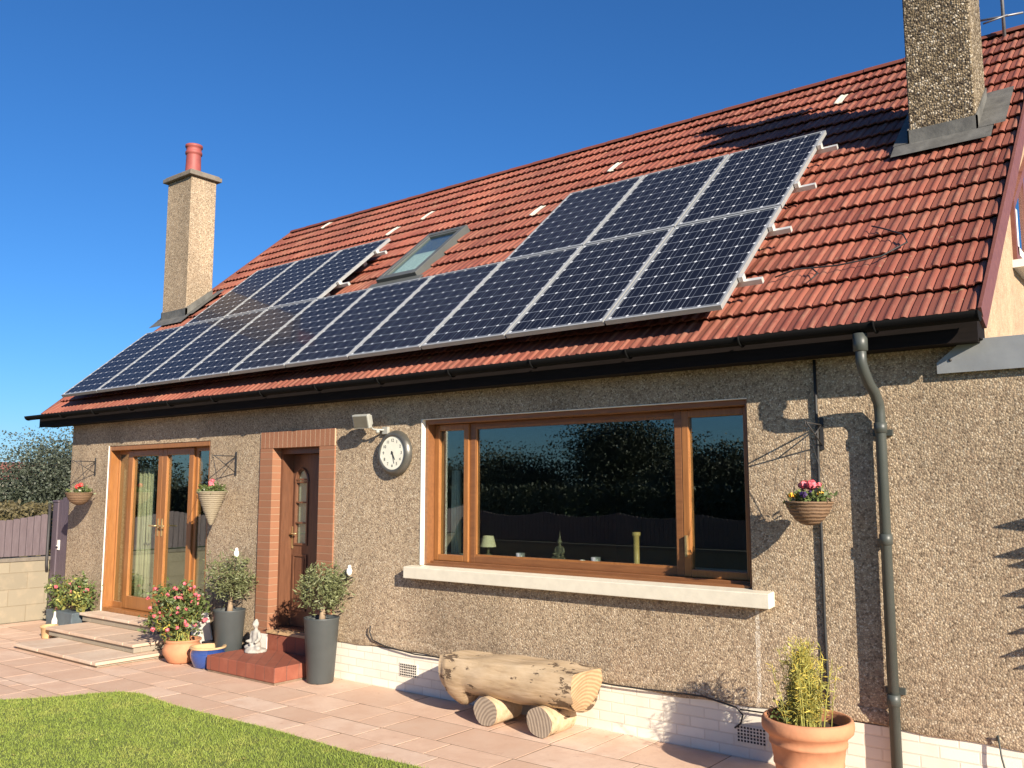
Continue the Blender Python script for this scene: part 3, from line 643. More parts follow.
# ------------------------------------------------------------------ plants
def cloud(c,r,n,shell=.5):
    out=[]
    while len(out)<n:
        d=Vector((random.gauss(0,1),random.gauss(0,1),random.gauss(0,1))).normalized()*(shell+(1-shell)*random.random())**.8
        out.append(Vector(c)+Vector((d.x*r[0],d.y*r[1],d.z*r[2])))
    return out
def clumped(c,r,nclump,per,cr):
    out=[]
    for q in cloud(c,r,nclump,.25): out+= [q+Vector((random.gauss(0,cr),random.gauss(0,cr),random.gauss(0,cr))) for _ in range(per)]
    return out
def petals(mb,c,r,n,size):
    for p in cloud(c,(r,r,r*.8),n,.5): 
        d=(p-Vector(c)).normalized(); a=d.orthogonal().normalized(); b=d.cross(a); s=size*random.uniform(.7,1.2); tl=d*s*random.uniform(-.2,.5)
        mb.add([p-a*s-b*s*.4,p+a*s*.2-b*s+tl,p+a*s+b*s*.4,p-a*s*.2+b*s-tl],[(0,1,2,3)])
# tall charcoal planters with olive-like shrubs
def tall_planter(x,y,label,zt,shrub_h,cr,lab2,seed):
    random.seed(seed); t=thing('tall_planter',label,'planter',(x,y,0),'tall charcoal planters by the front door')
    w=MB(); w.lathe([(0,.0),(.125,0),(.13,.01),(.172,zt-.012),(.176,zt),(.162,zt),(.158,zt-.03),(.155,zt-.05)],(x,y,0),32); obj('pot',w,'charcoal_pot',t)
    w=MB(); w.lathe([(0,zt-.045),(.156,zt-.05)],(x,y,0),20); obj('soil',w,'soil',t)
    s=thing('potted_shrub',lab2,'shrub',(x,y,zt-.04),'round clipped shrubs in tall planters')
    w=MB(); top=zt+shrub_h*.45
    w.tube([(x,y,zt-.06),(x+.012,y,zt+.06),(x-.008,y+.01,zt+.16),(x,y,top)],[.04,.026,.018,.01],8)
    cc=(x,y,zt+shrub_h-cr*.95)
    tips=cloud(cc,(cr*.9,cr*.9,cr*.9),34,.5)
    for q in tips: w.tube([(x,y,top-.06),((x+q.x)/2,(y+q.y)/2,(top+q.z)/2+.01),q],[.007,.005,.002],5,False)
    obj('trunk',w,'trunk_bark',s)
    w=MB()
    for q in tips: w.leaves([q+Vector((random.gauss(0,cr*.2),random.gauss(0,cr*.2),random.gauss(0,cr*.2))) for _ in range(62)],.052,.24,droop=.3)
    w.leaves(cloud(cc,(cr,cr,cr),260,.8),.06,.22,droop=.4)
    w.leaves(cloud((cc[0],cc[1],cc[2]-cr*.3),(cr*1.05,cr*1.0,cr*.8),260,.4),.06,.22,droop=.1)
    obj('foliage',w,'leaf_olive',s)
tall_planter(5.80,-.225,'tall charcoal planter right of the red entrance step',.62,.50,.235,'round shrub in the tall planter right of the red step',11)
tall_planter(4.23,-.20,'tall charcoal planter left of the door beside the stone figure',.565,.60,.255,'round shrub in the tall planter left of the door',12)
random.seed(20)
# terracotta bowl with flowers
def pot(name,label,x,y,prof,mat,inner=None,soilz=None,group=None,rw=0):
    t=thing(name,label,'plant pot',(x,y,0),group); w=MB(); w.lathe(prof,(x,y,0),36,wob=rw); obj('pot_body',w,mat,t)
    if soilz: w=MB(); w.lathe([(0,soilz+.01),(soilz and inner,soilz)],(x,y,0),24); obj('soil',w,'soil',t)
    return t
tx,ty=3.82,-.50
pot('terracotta_bowl','rounded terracotta pot full of pink flowers beside the steps',tx,ty,[(0,0),(.13,0),(.15,.02),(.20,.10),(.205,.15),(.185,.20),(.175,.215),(.20,.235),(.20,.25),(.18,.25),(.165,.21),(.16,.19)],'terracotta',.165,.205)
fb=thing('flowering_plant','bushy plant with pink and red blooms in the terracotta pot','flowering plant',(tx,ty,.2))
w=MB(); cc=(tx-.14,ty,.53)
tips=cloud(cc,(.45,.30,.29),95,.35)
for q in tips: w.tube([(tx+random.uniform(-.06,.06),ty+random.uniform(-.06,.06),.2),((tx+q.x)/2,(ty+q.y)/2,.22+(q.z-.2)*.6),q],[.006,.004,.003],5,False)
obj('stems',w,'leaf_lime',fb)
w=MB()
for q in tips: w.leaves([q+Vector((random.gauss(0,.05),random.gauss(0,.05),random.gauss(0,.045))) for _ in range(22)],.055,.5)
obj('foliage',w,'leaf_green',fb)
w=MB()
for q in random.sample(tips,52)+cloud(cc,(.44,.31,.29),22,.95): petals(w,q+Vector((0,-.02,.03)),random.uniform(.016,.026),20,.014); 
obj('blooms',w,'petal_pink',fb)
w=MB(); w.leaves(clumped((tx-.18,ty,.42),(.3,.2,.18),14,16,.04),.055,.5); obj('dry_leaves',w,'leaf_yellow',fb)
# blue glazed pot
bx,by=4.26,-.47
pot('blue_pot','low blue glazed pot with buff rim between terracotta pot and red step',bx,by,[(0,0),(.13,0),(.14,.01),(.175,.10),(.18,.15),(.172,.185),(.185,.195)],'blue_glaze',.15,.15)
w=MB(); w.lathe([(.185,.195),(.19,.205),(.186,.213),(.165,.213),(.152,.20),(.148,.15)],(bx,by,0),36); o=obj('rim',w,'pot_buff',[x for x in C.objects if x.name.startswith('blue_pot')][0])
# dark crate with white board behind
t=thing('storage_tub','low dark plastic tub behind the blue pot','tub',(4.02,-.22,0)); w=MB(); frame(w,3.86,4.07,0,.22,-.30,-.06,.02); w=MB(); w.box(3.88,4.06,-.29,-.09,.001,.17); w.box(3.87,4.07,-.30,-.08,.171,.20); bevel(obj('tub_body',w,'black_plastic',t),.01)
t=thing('white_board','white board leaning against the wall behind the flowers','board',(3.72,-.1,0)); w=MB(); w.box(-.16,.16,-.008,.008,0,.40,Matrix.Translation((3.70,-.13,0))@Matrix.Rotation(R(-14),4,'X')@Matrix.Rotation(R(-38),4,'Y')@Matrix.Translation((0,0,.1))); obj('panel',w,'white_paint',t)
# big terracotta pot right
qx,qy,qz=10.71,-.46,.465
pot('large_terracotta_pot','large ribbed terracotta pot in the right foreground',qx,qy,[(0,0),(.17,0),(.175,.01),(.205,.18),(.212,.185),(.212,.20),(.210,.205),(.225,.30),(.234,.304),(.236,.318),(.231,.324),(.238,.355),(.262,.375),(.272,.385),(.278,.41),(.276,.445),(.266,.462),(.252,.462),(.245,.445),(.238,.38)],'terracotta',.24,.39,rw=.0015)
bp=thing('bamboo_plant','wispy yellow green bamboo growing in the large terracotta pot','bamboo',(qx,qy,.39))
w=MB(); stems=[]
for k in range(230):
    a=random.uniform(0,2*PI); r=abs(random.gauss(0,.06)); x,y=qx-.01+r*math.cos(a),qy+r*math.sin(a); h=random.uniform(.2,.56)*(1-1.2*r); lx,ly=(x-qx)*random.uniform(.1,.7)+random.gauss(0,.02),(y-qy)*.5+random.gauss(0,.02)
    p=[(x,y,.385),(x+lx*.35,y+ly*.35,.39+h*.5),(x+lx,y+ly,.39+h)]; stems.append(p); w.tube(p,[.0028,.0022,.001],5,False)
obj('stems',w,'leaf_lime',bp); w=MB(); w2=MB()
for p in stems:
    for _ in range(34):
        t=random.uniform(.2,1); a,b=Vector(p[1]),Vector(p[2]); o=Vector(p[0]); q=(o+(a-o)*t*2) if t<.5 else a+(b-a)*(t*2-1)
        (w if random.random()<.55 else w2).leaves([q],.042,.13,droop=.5)
obj('foliage',w,'leaf_yellow',bp); obj('green_foliage',w2,'leaf_lime',bp)
w=MB(); w.leaves(clumped((qx-.13,qy-.03,.47),(.07,.09,.06),8,26,.025),.035,.4); obj('low_leaves',w,'leaf_green',bp)
# planters left by gate
lp=thing('trough_planter','grey blue trough planter left of the steps by the gate','planter',(.62,-.22,0)); w=MB()
w.prism([(.28,-.34,.0),(.95,-.34,0),(.98,-.34,.26),(.25,-.34,.26)],(0,.22,0)); bevel(obj('trough',w,'slate_planter',lp),.01)
def flowerbed(name,label,c,r,n,mats,seed):
    random.seed(seed); t=thing(name,label,'flowering plant',(c[0],c[1],c[2]-r[2])); w=MB(); tips=cloud(c,r,n,.3)
    for q in tips: w.tube([(c[0]+(q.x-c[0])*.4,c[1],c[2]-r[2]*1.1),q],[.005,.003],5,False)
    obj('stems',w,'leaf_lime',t); w=MB()
    for q in tips: w.leaves([q+Vector((random.gauss(0,.045),random.gauss(0,.04),random.gauss(0,.05))) for _ in range(20)],.055,.45)
    obj('foliage',w,mats[0],t); w=MB(); w.leaves(clumped(c,r,10,14,.04),.055,.45); obj('pale_foliage',w,mats[1],t); w=MB()
    for q in random.sample(tips,max(3,n//5)): petals(w,q+Vector((0,-.02,.03)),.024,18,.016)
    obj('blooms',w,'petal_pink',t)
flowerbed('flowering_plant','leafy plant with few pink blooms in front of the gate',(.42,-.24,.45),(.27,.14,.22),40,('leaf_green','leaf_lime'),31)
flowerbed('flowering_plant','leafy plant with red blooms against the wall left of the steps',(.92,-.20,.47),(.24,.13,.24),38,('leaf_green','leaf_lime'),32)
random.seed(40)
t=thing('small_pot','small buff clay pot at the corner of the steps','plant pot',(1.06,-.66,0)); w=MB(); w.lathe([(0,0),(.075,0),(.08,.01),(.095,.13),(.105,.135),(.105,.16),(.09,.16),(.085,.13)],(1.06,-.66,0),24); obj('pot_body',w,'pot_buff',t); w=MB(); w.lathe([(0,.14),(.087,.138)],(1.06,-.66,0),16); obj('soil',w,'mortar',t)
t=thing('glass_bottle','slim white bottle ornament standing between the gate flowers','bottle',(.60,-.38,0)); w=MB(); w.lathe([(0,0),(.03,0),(.035,.01),(.035,.15),(.014,.20),(.012,.26),(0,.262)],(.62,-.39,.0),16); obj('bottle_body',w,'white_paint',t)

# seated stone figure (remeshed ellipsoids = one continuous body)
def figure(name,label,cat,c,s,mat,meditate=True,crown=False,voxel=.012):
    w=MB(); B=lambda x,y,z,rx,ry,rz,rot=None: w.ball((c[0]+x*s,c[1]+y*s,c[2]+z*s),(rx*s,ry*s,rz*s),14,rot)
    B(0,0,.17,.17,.13,.14); B(0,.0,.36,.135,.10,.16); B(0,0,.48,.16,.085,.07); B(0,-.01,.58,.05,.05,.06); B(0,-.02,.70,.085,.09,.105); B(0,.0,.80,.04,.04,.04)
    B(0,-.11,.69,.018,.025,.025); B(-.088,-.01,.69,.014,.02,.04); B(.088,-.01,.69,.014,.02,.04)
    for q in(-1,1):
        B(q*.17,-.02,.40,.05,.055,.13,Matrix.Rotation(R(-12*q),3,'Y')); B(q*.15,-.10,.26,.045,.11,.045,Matrix.Rotation(R(30*q),3,'Z'))
        B(q*.17,-.08,.10,.16,.09,.075,Matrix.Rotation(R(-20*q),3,'Z')); B(q*.07,-.16,.08,.15,.06,.05,Matrix.Rotation(R(15*q),3,'Z'))
    B(0,-.17,.21,.08,.04,.03); w.lathe([(0,-.02*s),(.29*s,-.02*s),(.30*s,.0),(.27*s,.06*s),(0,.07*s)],c,24)
    if crown: w.lathe([(.05*s,0),(.035*s,.1*s),(.006*s,.34*s),(0,.36*s)],(c[0],c[1],c[2]+.78*s),10)
    o=obj(name,w,mat); m=o.modifiers.new('fuse','REMESH'); m.mode='VOXEL'; m.voxel_size=voxel*s/.4; m.use_smooth_shade=True
    n=o.modifiers.new('soften','SMOOTH'); n.iterations=2; n.factor=.4
    return tag(o,label,cat)
figure('stone_statue','small weathered stone seated figure on the red step by the brick','statue',(4.72,-.20,.172),.40,'stone_statue')
# log bench
def logbench():
    random.seed(5); t=thing('log_bench','rustic bench of a flat topped debarked log','bench',(8.25,-.28,0))
    n=44; m=28; vs=[]; x0,x1=7.60,8.96
    ph=[random.uniform(0,6) for _ in range(8)]
    for i in range(n+1):
        f=i/n; x=x0+(x1-x0)*f; 
        for k in range(m):
            a=2*PI*k/m; y=.215*math.cos(a); z=.225*math.sin(a)
            rr=1+.05*math.sin(3*a+ph[0])+.04*math.sin(2*a+4*f+ph[1])+.015*math.sin(6*f+ph[2])+.015*math.sin(14*f+3*a+ph[3])+.012*math.sin(31*f+5*a)
            y*=rr; z*=rr
            if z>.10: z=.10+.012*math.sin(5*f+ph[4])+.006*math.sin(17*f+a)+(z-.10)*.03
            if f<.22 and z<-.04: z-= .08*math.sin(PI*min(1,f/.2))*(-z/.19)*(1 if math.cos(a)<.35 else .3)
            if f<.03: y*=.9;
            sx=0
            if k>=m*.6 and i==n: sx=-.07*(-z)/.19
            vs.append((x+sx+ (.05*(y+.1) if i==0 else 0),-.285+y,.395+z))
    fs=[(i*m+k,(i+1)*m+k,(i+1)*m+(k+1)%m,i*m+(k+1)%m)[::-1] for i in range(n) for k in range(m)]
    w=MB(); w.add(vs,fs,True); cpts=[vs[n*m+k] for k in range(m)]; w.cur=1; w.add(cpts,[tuple(range(m))],False); c0=[vs[k] for k in range(m)]; w.add(c0,[tuple(range(m))[::-1]],False)
    w.cur=0; o=obj('seat_log',w,['debarked_log','sawn_end'],t); e=o.modifiers.new('edges','EDGE_SPLIT'); e.split_angle=R(38)
    for x,yy,lab in((8.13,-.50,None),(8.66,-.50,None)):
        w=MB(); m2=26; vs=[]; L=.33
        for j in range(5):
            y=yy+L*j/4; 
            for k in range(m2): a=2*PI*k/m2; rr=.116*(1+.04*math.sin(2*a+x)+.025*math.sin(5*a+x*3)); vs.append((x+rr*math.cos(a)-.06*j/4*0,y,.116+rr*math.sin(a)*.98))
        w.add(vs,[(j*m2+k,j*m2+(k+1)%m2,(j+1)*m2+(k+1)%m2,(j+1)*m2+k) for j in range(4) for k in range(m2)],True); w.cur=1
        w.add([vs[k] for k in range(m2)],[tuple(range(m2))[::-1]]); w.add([vs[4*m2+k] for k in range(m2)],[tuple(range(m2))]); w.cur=0
        obj('support_log',w,['debarked_log','weathered_end'],t)
logbench(); random.seed(50)

# ------------------------------------------------------------------ wall fittings
t=thing('wall_clock','round grey rimmed wall clock left of the big window','clock',(6.63,0,2.22)); cx,cz=6.585,2.22
w=MB(); w.lathe([(.0,-.004),(.215,-.004),(.222,-.015),(.215,-.04),(.198,-.066),(.178,-.074),(.166,-.07),(.160,-.060)],(cx,0,cz),44,axis='y'); obj('rim',w,'clock_rim',t)
w=MB(); w.lathe([(0,-.062),(.163,-.062)],(cx,0,cz),40,axis='y'); cf=obj('dial',w,'clock_face',t)
def text_mesh(name,items,mat,parent):
    w=MB()
    for s,x,y,z,size in items:
        cu=bpy.data.curves.new('t','FONT'); cu.body=s; cu.size=size; cu.align_x='CENTER'; cu.align_y='CENTER'; cu.extrude=.0006
        to=bpy.data.objects.new('t',cu); me=bpy.data.meshes.new_from_object(to); w.add([(v.co.x+x,y-v.co.z,v.co.y+z) for v in me.vertices],[tuple(p.vertices) for p in me.polygons])
        bpy.data.objects.remove(to); bpy.data.meshes.remove(me)
    return obj(name,w,mat,parent)
text_mesh('numeral',[(str(i),cx+.122*math.sin(i*PI/6),-.0635,cz+.122*math.cos(i*PI/6),.042) for i in range(1,13)],'iron_black',t)
w=MB()
for ang,L,wd in((R(150),.075,.007),(R(165),.105,.005)): 
    d=Vector((math.sin(ang),0,math.cos(ang))); n=Vector((d.z,0,-d.x)); c=Vector((cx,-.064,cz)); w.prism([c-n*wd-d*.02,c+n*wd-d*.02,c+n*wd*.3+d*L,c-n*wd*.3+d*L],(0,-.002,0))
w.lathe([(0,-.068),(.012,-.068),(.012,-.06)],(cx,0,cz),12,axis='y'); obj('hands',w,'iron_black',t)
# floodlight
t=thing('floodlight','square silver floodlight mounted under the eaves by the clock','floodlight',(6.37,0,2.50))
Mx=Matrix.Translation((6.27,-.17,2.535))@Matrix.Rotation(R(8),4,'Z')@Matrix.Rotation(R(16),4,'X')
w=MB(); w.box(-.10,.10,-.03,.02,-.07,.07,Mx); w.box(-.075,.075,.02,.07,-.05,.05,Mx); bevel(obj('housing',w,'lamp_body',t),.008)
w=MB(); w.box(-.085,.085,-.034,-.031,-.055,.055,Mx); obj('lens',w,'lamp_glass',t)
w=MB(); w.tube([(6.30,-.13,2.50),(6.36,-.10,2.455),(6.42,-.05,2.45),(6.44,-.005,2.45)],.010,8); w.box(6.41,6.48,-.035,-.002,2.41,2.48); w.ball((6.39,-.075,2.435),.022,10); obj('bracket',w,'lamp_body',t)
# hanging brackets and baskets
def bracket(x,zt,L,H_,label,side=1):
    t=thing('hanging_bracket',label,'bracket',(x,0,zt),'black iron basket brackets on the wall'); w=MB(); w.box(x-.012,x+.012,-.012,-.002,zt-H_,zt); obj('wall_plate',w,'iron_black',t)
    w=MB(); w.tube([(x,-.008,zt-.05),(x,-L,zt-.05)],.006,6); w.tube([(x,-.008,zt-H_+.03),(x,-L*.98,zt-.05)],.005,6); w.tube([(x,-.01,zt-.05),(x,-L*.5,zt-H_*.55)],.005,6)
    w.tube([(x,-L,zt-.05),(x,-L-.02,zt-.04),(x,-L-.02,zt-.07),(x,-L,zt-.075)],.005,6); obj('arm',w,'iron_black',t)
def basket(kind,x,y,zr,R0,D,label,zhook,flowers,mat='wicker_brown',seed=1):
    random.seed(seed); t=thing('hanging_basket',label,'hanging basket',(x,y,zr),'hanging flower baskets on the wall')
    w=MB()
    if kind=='cone': prof=[(.012,-D)]+[(.012+(R0-.012)*(k/11)**.9+(.006 if k%2 else 0),-D+D*k/11) for k in range(1,12)]
    else: prof=[(R0*math.sin(PI/2*k/10)**.75*(.62+.38*k/10)+(.005 if k%2 else 0),-D*math.cos(PI/2*k/10)) for k in range(0,11)]
    prof+=[(R0+.012,.006),(R0+.008,.018),(R0-.012,.016),(R0-.02,-.02)]; w.lathe(prof,(x,y,zr),30); obj('wicker_bowl',w,mat,t)
    w=MB()
    for a in(0,2.1,4.2): w.tube([(x+R0*math.cos(a),y+R0*math.sin(a),zr+.01),(x,y,zhook)],.0022,4)
    obj('chain',w,'iron_black',t); w=MB(); w.leaves(clumped((x,y,zr+.035),(R0*.95,R0*.95,.04),26,20,.022),.04,.5); 
    f=obj('foliage',w,'leaf_green',t)
    for mt in sorted({q[0] for q in flowers}):
        w=MB()
        for (m_,dx,dy,dz,r,n) in flowers:
            if m_==mt: petals(w,(x+dx,y+dy,zr+dz),r,n,r*.5)
        obj({'petal_pink':'pink_blooms','petal_red':'red_blooms','petal_yellow':'yellow_blooms','petal_white':'white_blooms','petal_purple':'purple_blooms'}[mt],w,mt,t)
by_=-.28
bracket(10.72,2.36,.30,.22,'black iron bracket right of the big window')
basket('bowl',10.71,by_,1.775,.145,.14,'round brown wicker basket with pink, yellow and purple flowers right of the window',2.29,
   [('petal_pink',-.03,0,.125,.032,60),('petal_pink',.03,-.02,.13,.032,60),('petal_pink',.0,.03,.12,.034,60),('petal_pink',-.055,.02,.12,.022,30),('petal_pink',.06,.02,.125,.02,30),('petal_yellow',-.085,-.07,.055,.022,26),('petal_yellow',.085,-.02,.065,.024,26),('petal_purple',.0,-.09,.06,.026,30),('petal_purple',.02,-.03,.07,.024,30)],seed=61)
bracket(3.97,2.30,.30,.27,'black iron bracket between the patio doors and the front door')
basket('cone',3.93,by_,1.83,.155,.36,'pale cone shaped wicker basket with pink flower right of the patio doors',2.23,
   [('petal_pink',-.02,0,.11,.03,40),('petal_pink',.02,-.02,.085,.03,40),('petal_pink',.0,.0,.14,.025,30),('petal_white',-.10,-.05,.055,.022,24),('petal_white',-.0,-.1,.04,.02,20)],'wicker_grey',62)
bracket(.72,2.30,.30,.24,'black iron bracket at the far left corner of the house')
basket('bowl',.87,by_,1.81,.165,.15,'brown bowl basket with red geranium at the far left corner',2.26,
   [('petal_red',-.02,0,.11,.03,50),('petal_red',.03,0,.12,.03,50),('petal_red',.0,-.03,.09,.03,40),('petal_white',.12,-.05,.05,.02,20)],seed=63)
random.seed(70)
t=thing('wall_shrub','long leaved shrub trained on the extension wall beside the right picture edge','shrub',(12.95,-.25,0)); w=MB(); w.tube([(12.95,-.25,-.0),(12.93,-.24,1.0),(12.96,-.26,2.0)],[.02,.016,.008],8); obj('stem',w,'trunk_bark',t)
w=MB()
for z,dx,dr in((1.93,.46,.02),(1.80,.47,-.03),(1.72,.40,.0),(1.60,.44,-.06),(1.50,.36,-.02),(1.42,.42,-.10),(1.32,.47,-.14),(1.22,.40,-.10),(1.12,.36,-.12)):
    a=Vector((12.94,-.25,z)); b=Vector((12.94-dx-.09,-.30,z+dr)); m=(a+b)/2+Vector((0,0,.03)); n=Vector((0,.35,1)).normalized()
    pts=[a,(a+m)/2,m,(m+b)/2,b]; wd=[.006,.012,.026,.034,.004]
    w.tube(pts,[.004]*5,5); w.add([p+n*q for p,q in zip(pts,wd)]+[p-n*q for p,q in zip(pts,wd)],[(k,k+1,k+6,k+5) for k in range(4)])
w.leaves(clumped((13.1,-.28,1.4),(.22,.1,.5),26,24,.05),.12,.25); obj('foliage',w,'leaf_green',t)
# cables
w=MB(); w.tube([(10.69,-.018,2.765),(10.692,-.018,2.3),(10.69,-.016,1.9),(10.693,-.018,1.5),(10.69,-.016,1.0),(10.695,-.018,.6),(10.695,-.018,.40)],.011,8); tag(obj('vertical_cable',w,'cable_black'),'black cable running straight down the wall right of the window','cable')
w=MB(); pts=[(6.30,-.04,.56),(6.29,-.04,.50),(6.33,-.04,.43),(6.5,-.04,.39),(6.9,-.045,.36)]; x=7.3
while x<10.0: pts.append((x,-.045,.375+.010*math.sin(x*4))); x+=.25
pts+=[(10.05,-.045,.345),(10.1,-.045,.30),(10.08,-.04,.24),(10.03,-.03,.20)]; w.tube(pts,.0065,6); w.tube([(10.08,-.045,.335),(10.4,-.045,.34),(10.7,-.045,.335)],.006,6)
tag(obj('wall_cable',w,'cable_black'),'thin black cable clipped along the top of the white plinth','cable')
w=MB(); w.tube([(11.70,-.05,.42),(11.715,-.06,.30),(11.75,-.07,.15),(11.77,-.07,.0)],.006,6); w.tube([(11.70,-.05,.42),(11.69,-.03,.40),(11.69,-.01,.38)],.008,6); tag(obj('hose_end',w,'downpipe_plastic'),'thin grey hose hanging on the white plinth right of the downpipe','hose')
w=MB(); pts=[(10.28,.62),(10.42,.70),(10.75,.66),(11.05,.70),(11.2,.86),(11.15,1.0),(10.98,1.16),(10.88,1.24)]; w.tube([RT(u,v,-.075) for u,v in pts],.006,6); w.tube([RT(u,v,-.075) for u,v in [(10.55,.68),(10.62,.58),(10.58,.48)]],.006,6)
tag(obj('roof_cable',w,'cable_black'),'loose dark cable lying on the roof tiles','cable')
# aerial
t=thing('tv_aerial','thin tv aerial mast on the ridge behind the right chimney','aerial',(11.42,4.1,6.6)); w=MB(); w.tube([(11.42,4.1,6.55),(11.42,4.1,8.2)],.018,8); obj('mast',w,'aerial_metal',t)
w=MB(); w.tube([(11.2,4.05,6.86),(11.6,4.15,6.86)],.012,6); w.tube([(11.24,4.02,6.80),(11.46,4.1,6.86)],.01,6); obj('crossbar',w,'aerial_metal',t)
# bird ornaments on wall/planter (small white)
for x,y,z,lab in((4.32,-.20,1.17,'small white bird ornament above the left shrub'),(5.99,-.05,1.06,'small white bird ornament on the wall above the right shrub')):
    t=thing('bird_ornament',lab,'ornament',(x,y,z),'white bird ornaments'); w=MB(); w.ball((x,y,z),(.03,.03,.045),10); w.ball((x+.008,y-.005,z+.045),.02,8); w.prism([(x-.015,y,z-.03),(x-.05,y,z-.02),(x-.015,y,z+.02)],(0,.012,0)); obj('bird',w,'white_paint',t)
    w=MB(); w.tube([(x,y,z-.03),(x,y+.005,z-.07 if x>5 else .62)],.004,5); 
    if x>5: w.tube([(x,y,z-.06),(x,-.002,z-.06)],.006,5)
    obj('stake',w,'iron_black',t)

# ------------------------------------------------------------------ things behind the glass
figure('bronze_statue','dark bronze seated figure with pointed crown inside the big window','statue',(8.33,.26,1.255),.24,'bronze',crown=True,voxel=.012)
t=thing('brass_candle','tall brass candle holder inside the right part of the window','candle holder',(9.10,.24,1.25)); w=MB(); w.lathe([(0,0),(.034,0),(.034,.012),(.024,.02),(.024,.24),(.034,.25),(.034,.275),(.0,.277)],(9.10,.24,1.25),20); obj('column',w,'brass',t)
for x,lab in((7.93,'small glass tea light holder at the left of the window board'),(8.72,'clear glass dish beside the bronze figure')):
    t=thing('tea_light',lab,'candle holder',(x,.22,1.25),'glass tea lights on the window board'); w=MB(); w.lathe([(0,0),(.035,0),(.04,.01),(.042,.06),(.036,.06),(.034,.012)],(x,.22,1.25),18); obj('glass_cup',w,'galvanised',t); w=MB(); w.lathe([(0,.035),(.026,.035),(.026,.012)],(x,.22,1.25),14); obj('wax',w,'white_paint',t)
t=thing('white_shell','small white shell ornament on the window board','ornament',(8.6,.2,1.25)); w=MB(); w.ball((8.6,.2,1.268),(.035,.025,.018),10); w.ball((8.65,.2,1.262),(.025,.02,.012),8); obj('shell',w,'white_paint',t)
t=thing('table_lamp','cream shade just visible inside the lower left of the window','lamp',(7.62,.40,1.25)); w=MB(); w.lathe([(.04,0),(.035,.02),(.012,.03),(.012,.1)],(7.46,.34,1.25),16); obj('lamp_base',w,'bronze',t); w=MB(); w.lathe([(.075,.09),(.05,.19)],(7.46,.34,1.25),24); obj('lamp_shade',w,'curtain_cloth',t)
def curtain(x0,x1,y,z0,z1,mat,label,amp=.03):
    n=60; vs=[]
    for i in range(n+1):
        x=x0+(x1-x0)*i/n; yy=y+amp*math.sin(i*.9)+.01*math.sin(i*.37)
        vs+=[(x,yy,z0),(x+.01*math.sin(i),yy*1.0,(z0+z1)/2),(x,yy,z1)]
    w=MB(); w.add(vs,[(i*3+r,i*3+3+r,i*3+4+r,i*3+1+r) for i in range(n) for r in range(2)],True); o=obj('curtain',w,mat); s=o.modifiers.new('thick','SOLIDIFY'); s.thickness=.004; return tag(o,label,'curtain')
curtain(7.03,7.10,.33,1.26,2.05,'net_cloth','narrow white curtain behind the left casement of the big window')
curtain(1.28,1.66,.33,.29,2.16,'curtain_cloth','cream curtain behind the left leaf of the patio doors')
curtain(.86,1.0,.35,.29,2.3,'curtain_cloth','cream curtain edge behind the left side pane of the patio doors')
t=thing('wooden_chair','pale wooden chair seen through the patio doors','chair',(2.7,1.0,.27)); w=MB(); w.box(2.5,2.9,.85,1.25,.70,.73); obj('seat',w,'pot_buff',t)
for x in(2.52,2.88):
    for y in(.87,1.23): w=MB(); w.box(x-.018,x+.018,y-.018,y+.018,.27,.70); obj('leg',w,'pot_buff',t)
w=MB(); 
for z in(.85,.98,1.11): w.box(2.5,2.9,1.22,1.24,z,z+.05)
w.box(2.5,2.53,1.21,1.25,.73,1.2); w.box(2.87,2.9,1.21,1.25,.73,1.2); obj('backrest',w,'pot_buff',t)

# ------------------------------------------------------------------ boundary walls, fences, gate
def fence_run(label,p0,p1,wz,ft,label2,h=.24,post_every=1.8):
    p0=Vector(p0); p1=Vector(p1); L=(p1-p0).length; d=(p1-p0)/L; n=Vector((-d.y,d.x,0)); Mx=Matrix(((d.x,n.x,0,p0.x),(d.y,n.y,0,p0.y),(0,0,1,0),(0,0,0,1)))
    t=thing('garden_wall',label,'wall',(p0+p1)/2); w=MB(); w.box(0,L,0,.14,0,wz-.05,Mx); obj('blockwork',w,'garden_block',t); w=MB(); w.box(-.01,L+.01,-.02,.16,wz-.05,wz,Mx); obj('coping',w,'cap_stone',t)
    f=thing('picket_fence',label2,'fence',(p0+p1)/2+Vector((0,0,wz))); w=MB(); x=.02; w.box(0,L,.06,.09,wz+.08,wz+.13,Mx); w.box(0,L,.06,.09,ft-.22,ft-.17,Mx); obj('rails',w,'fence_paint',f); w=MB()
    while x<L-.09:
        s=(x%post_every)/post_every; top=ft-.10*math.sin(PI*s)+random.uniform(-.004,.004)
        w.prism([Mx@Vector(q) for q in((x,.035,wz+.02),(x+.088,.035,wz+.02),(x+.088,.035,top-.01),(x+.066,.035,top),(x+.022,.035,top),(x,.035,top-.01))],n*.02); x+=.096
    obj('pickets',w,'fence_paint',f); return t
fence_run('low block garden wall running out from the gate on the left',(-.65,-9.0,0),(-.65,.08,0),.90,1.52,'purple painted scalloped picket fence on the left wall')
fence_run('low block garden wall at the far side of the lawn',(16,-9.0,0),(-.5,-9.0,0),.75,1.40,'purple painted picket fence across the far side of the lawn')
t=thing('garden_gate','tall purple grey boarded gate between wall and house','gate',(-.25,.12,0))
w=MB(); x=-.48
while x<-.03: w.box(x,min(x+.098,-.02),.10,.125,.05,1.72+.05*math.sin(PI*(x+.48)/.46)); x+=.1
obj('boards',w,'gate_paint',t); w=MB(); w.box(-.48,-.02,.126,.15,.3,.4); w.box(-.48,-.02,.126,.15,1.4,1.5); obj('ledges',w,'gate_paint',t); w=MB(); w.box(-.45,-.40,.085,.10,1.0,1.14); w.tube([(-.43,.06,1.06),(-.36,.06,1.06)],.008,6); w.tube([(-.43,.06,1.06),(-.43,.09,1.06)],.008,6); obj('latch',w,'white_paint',t)
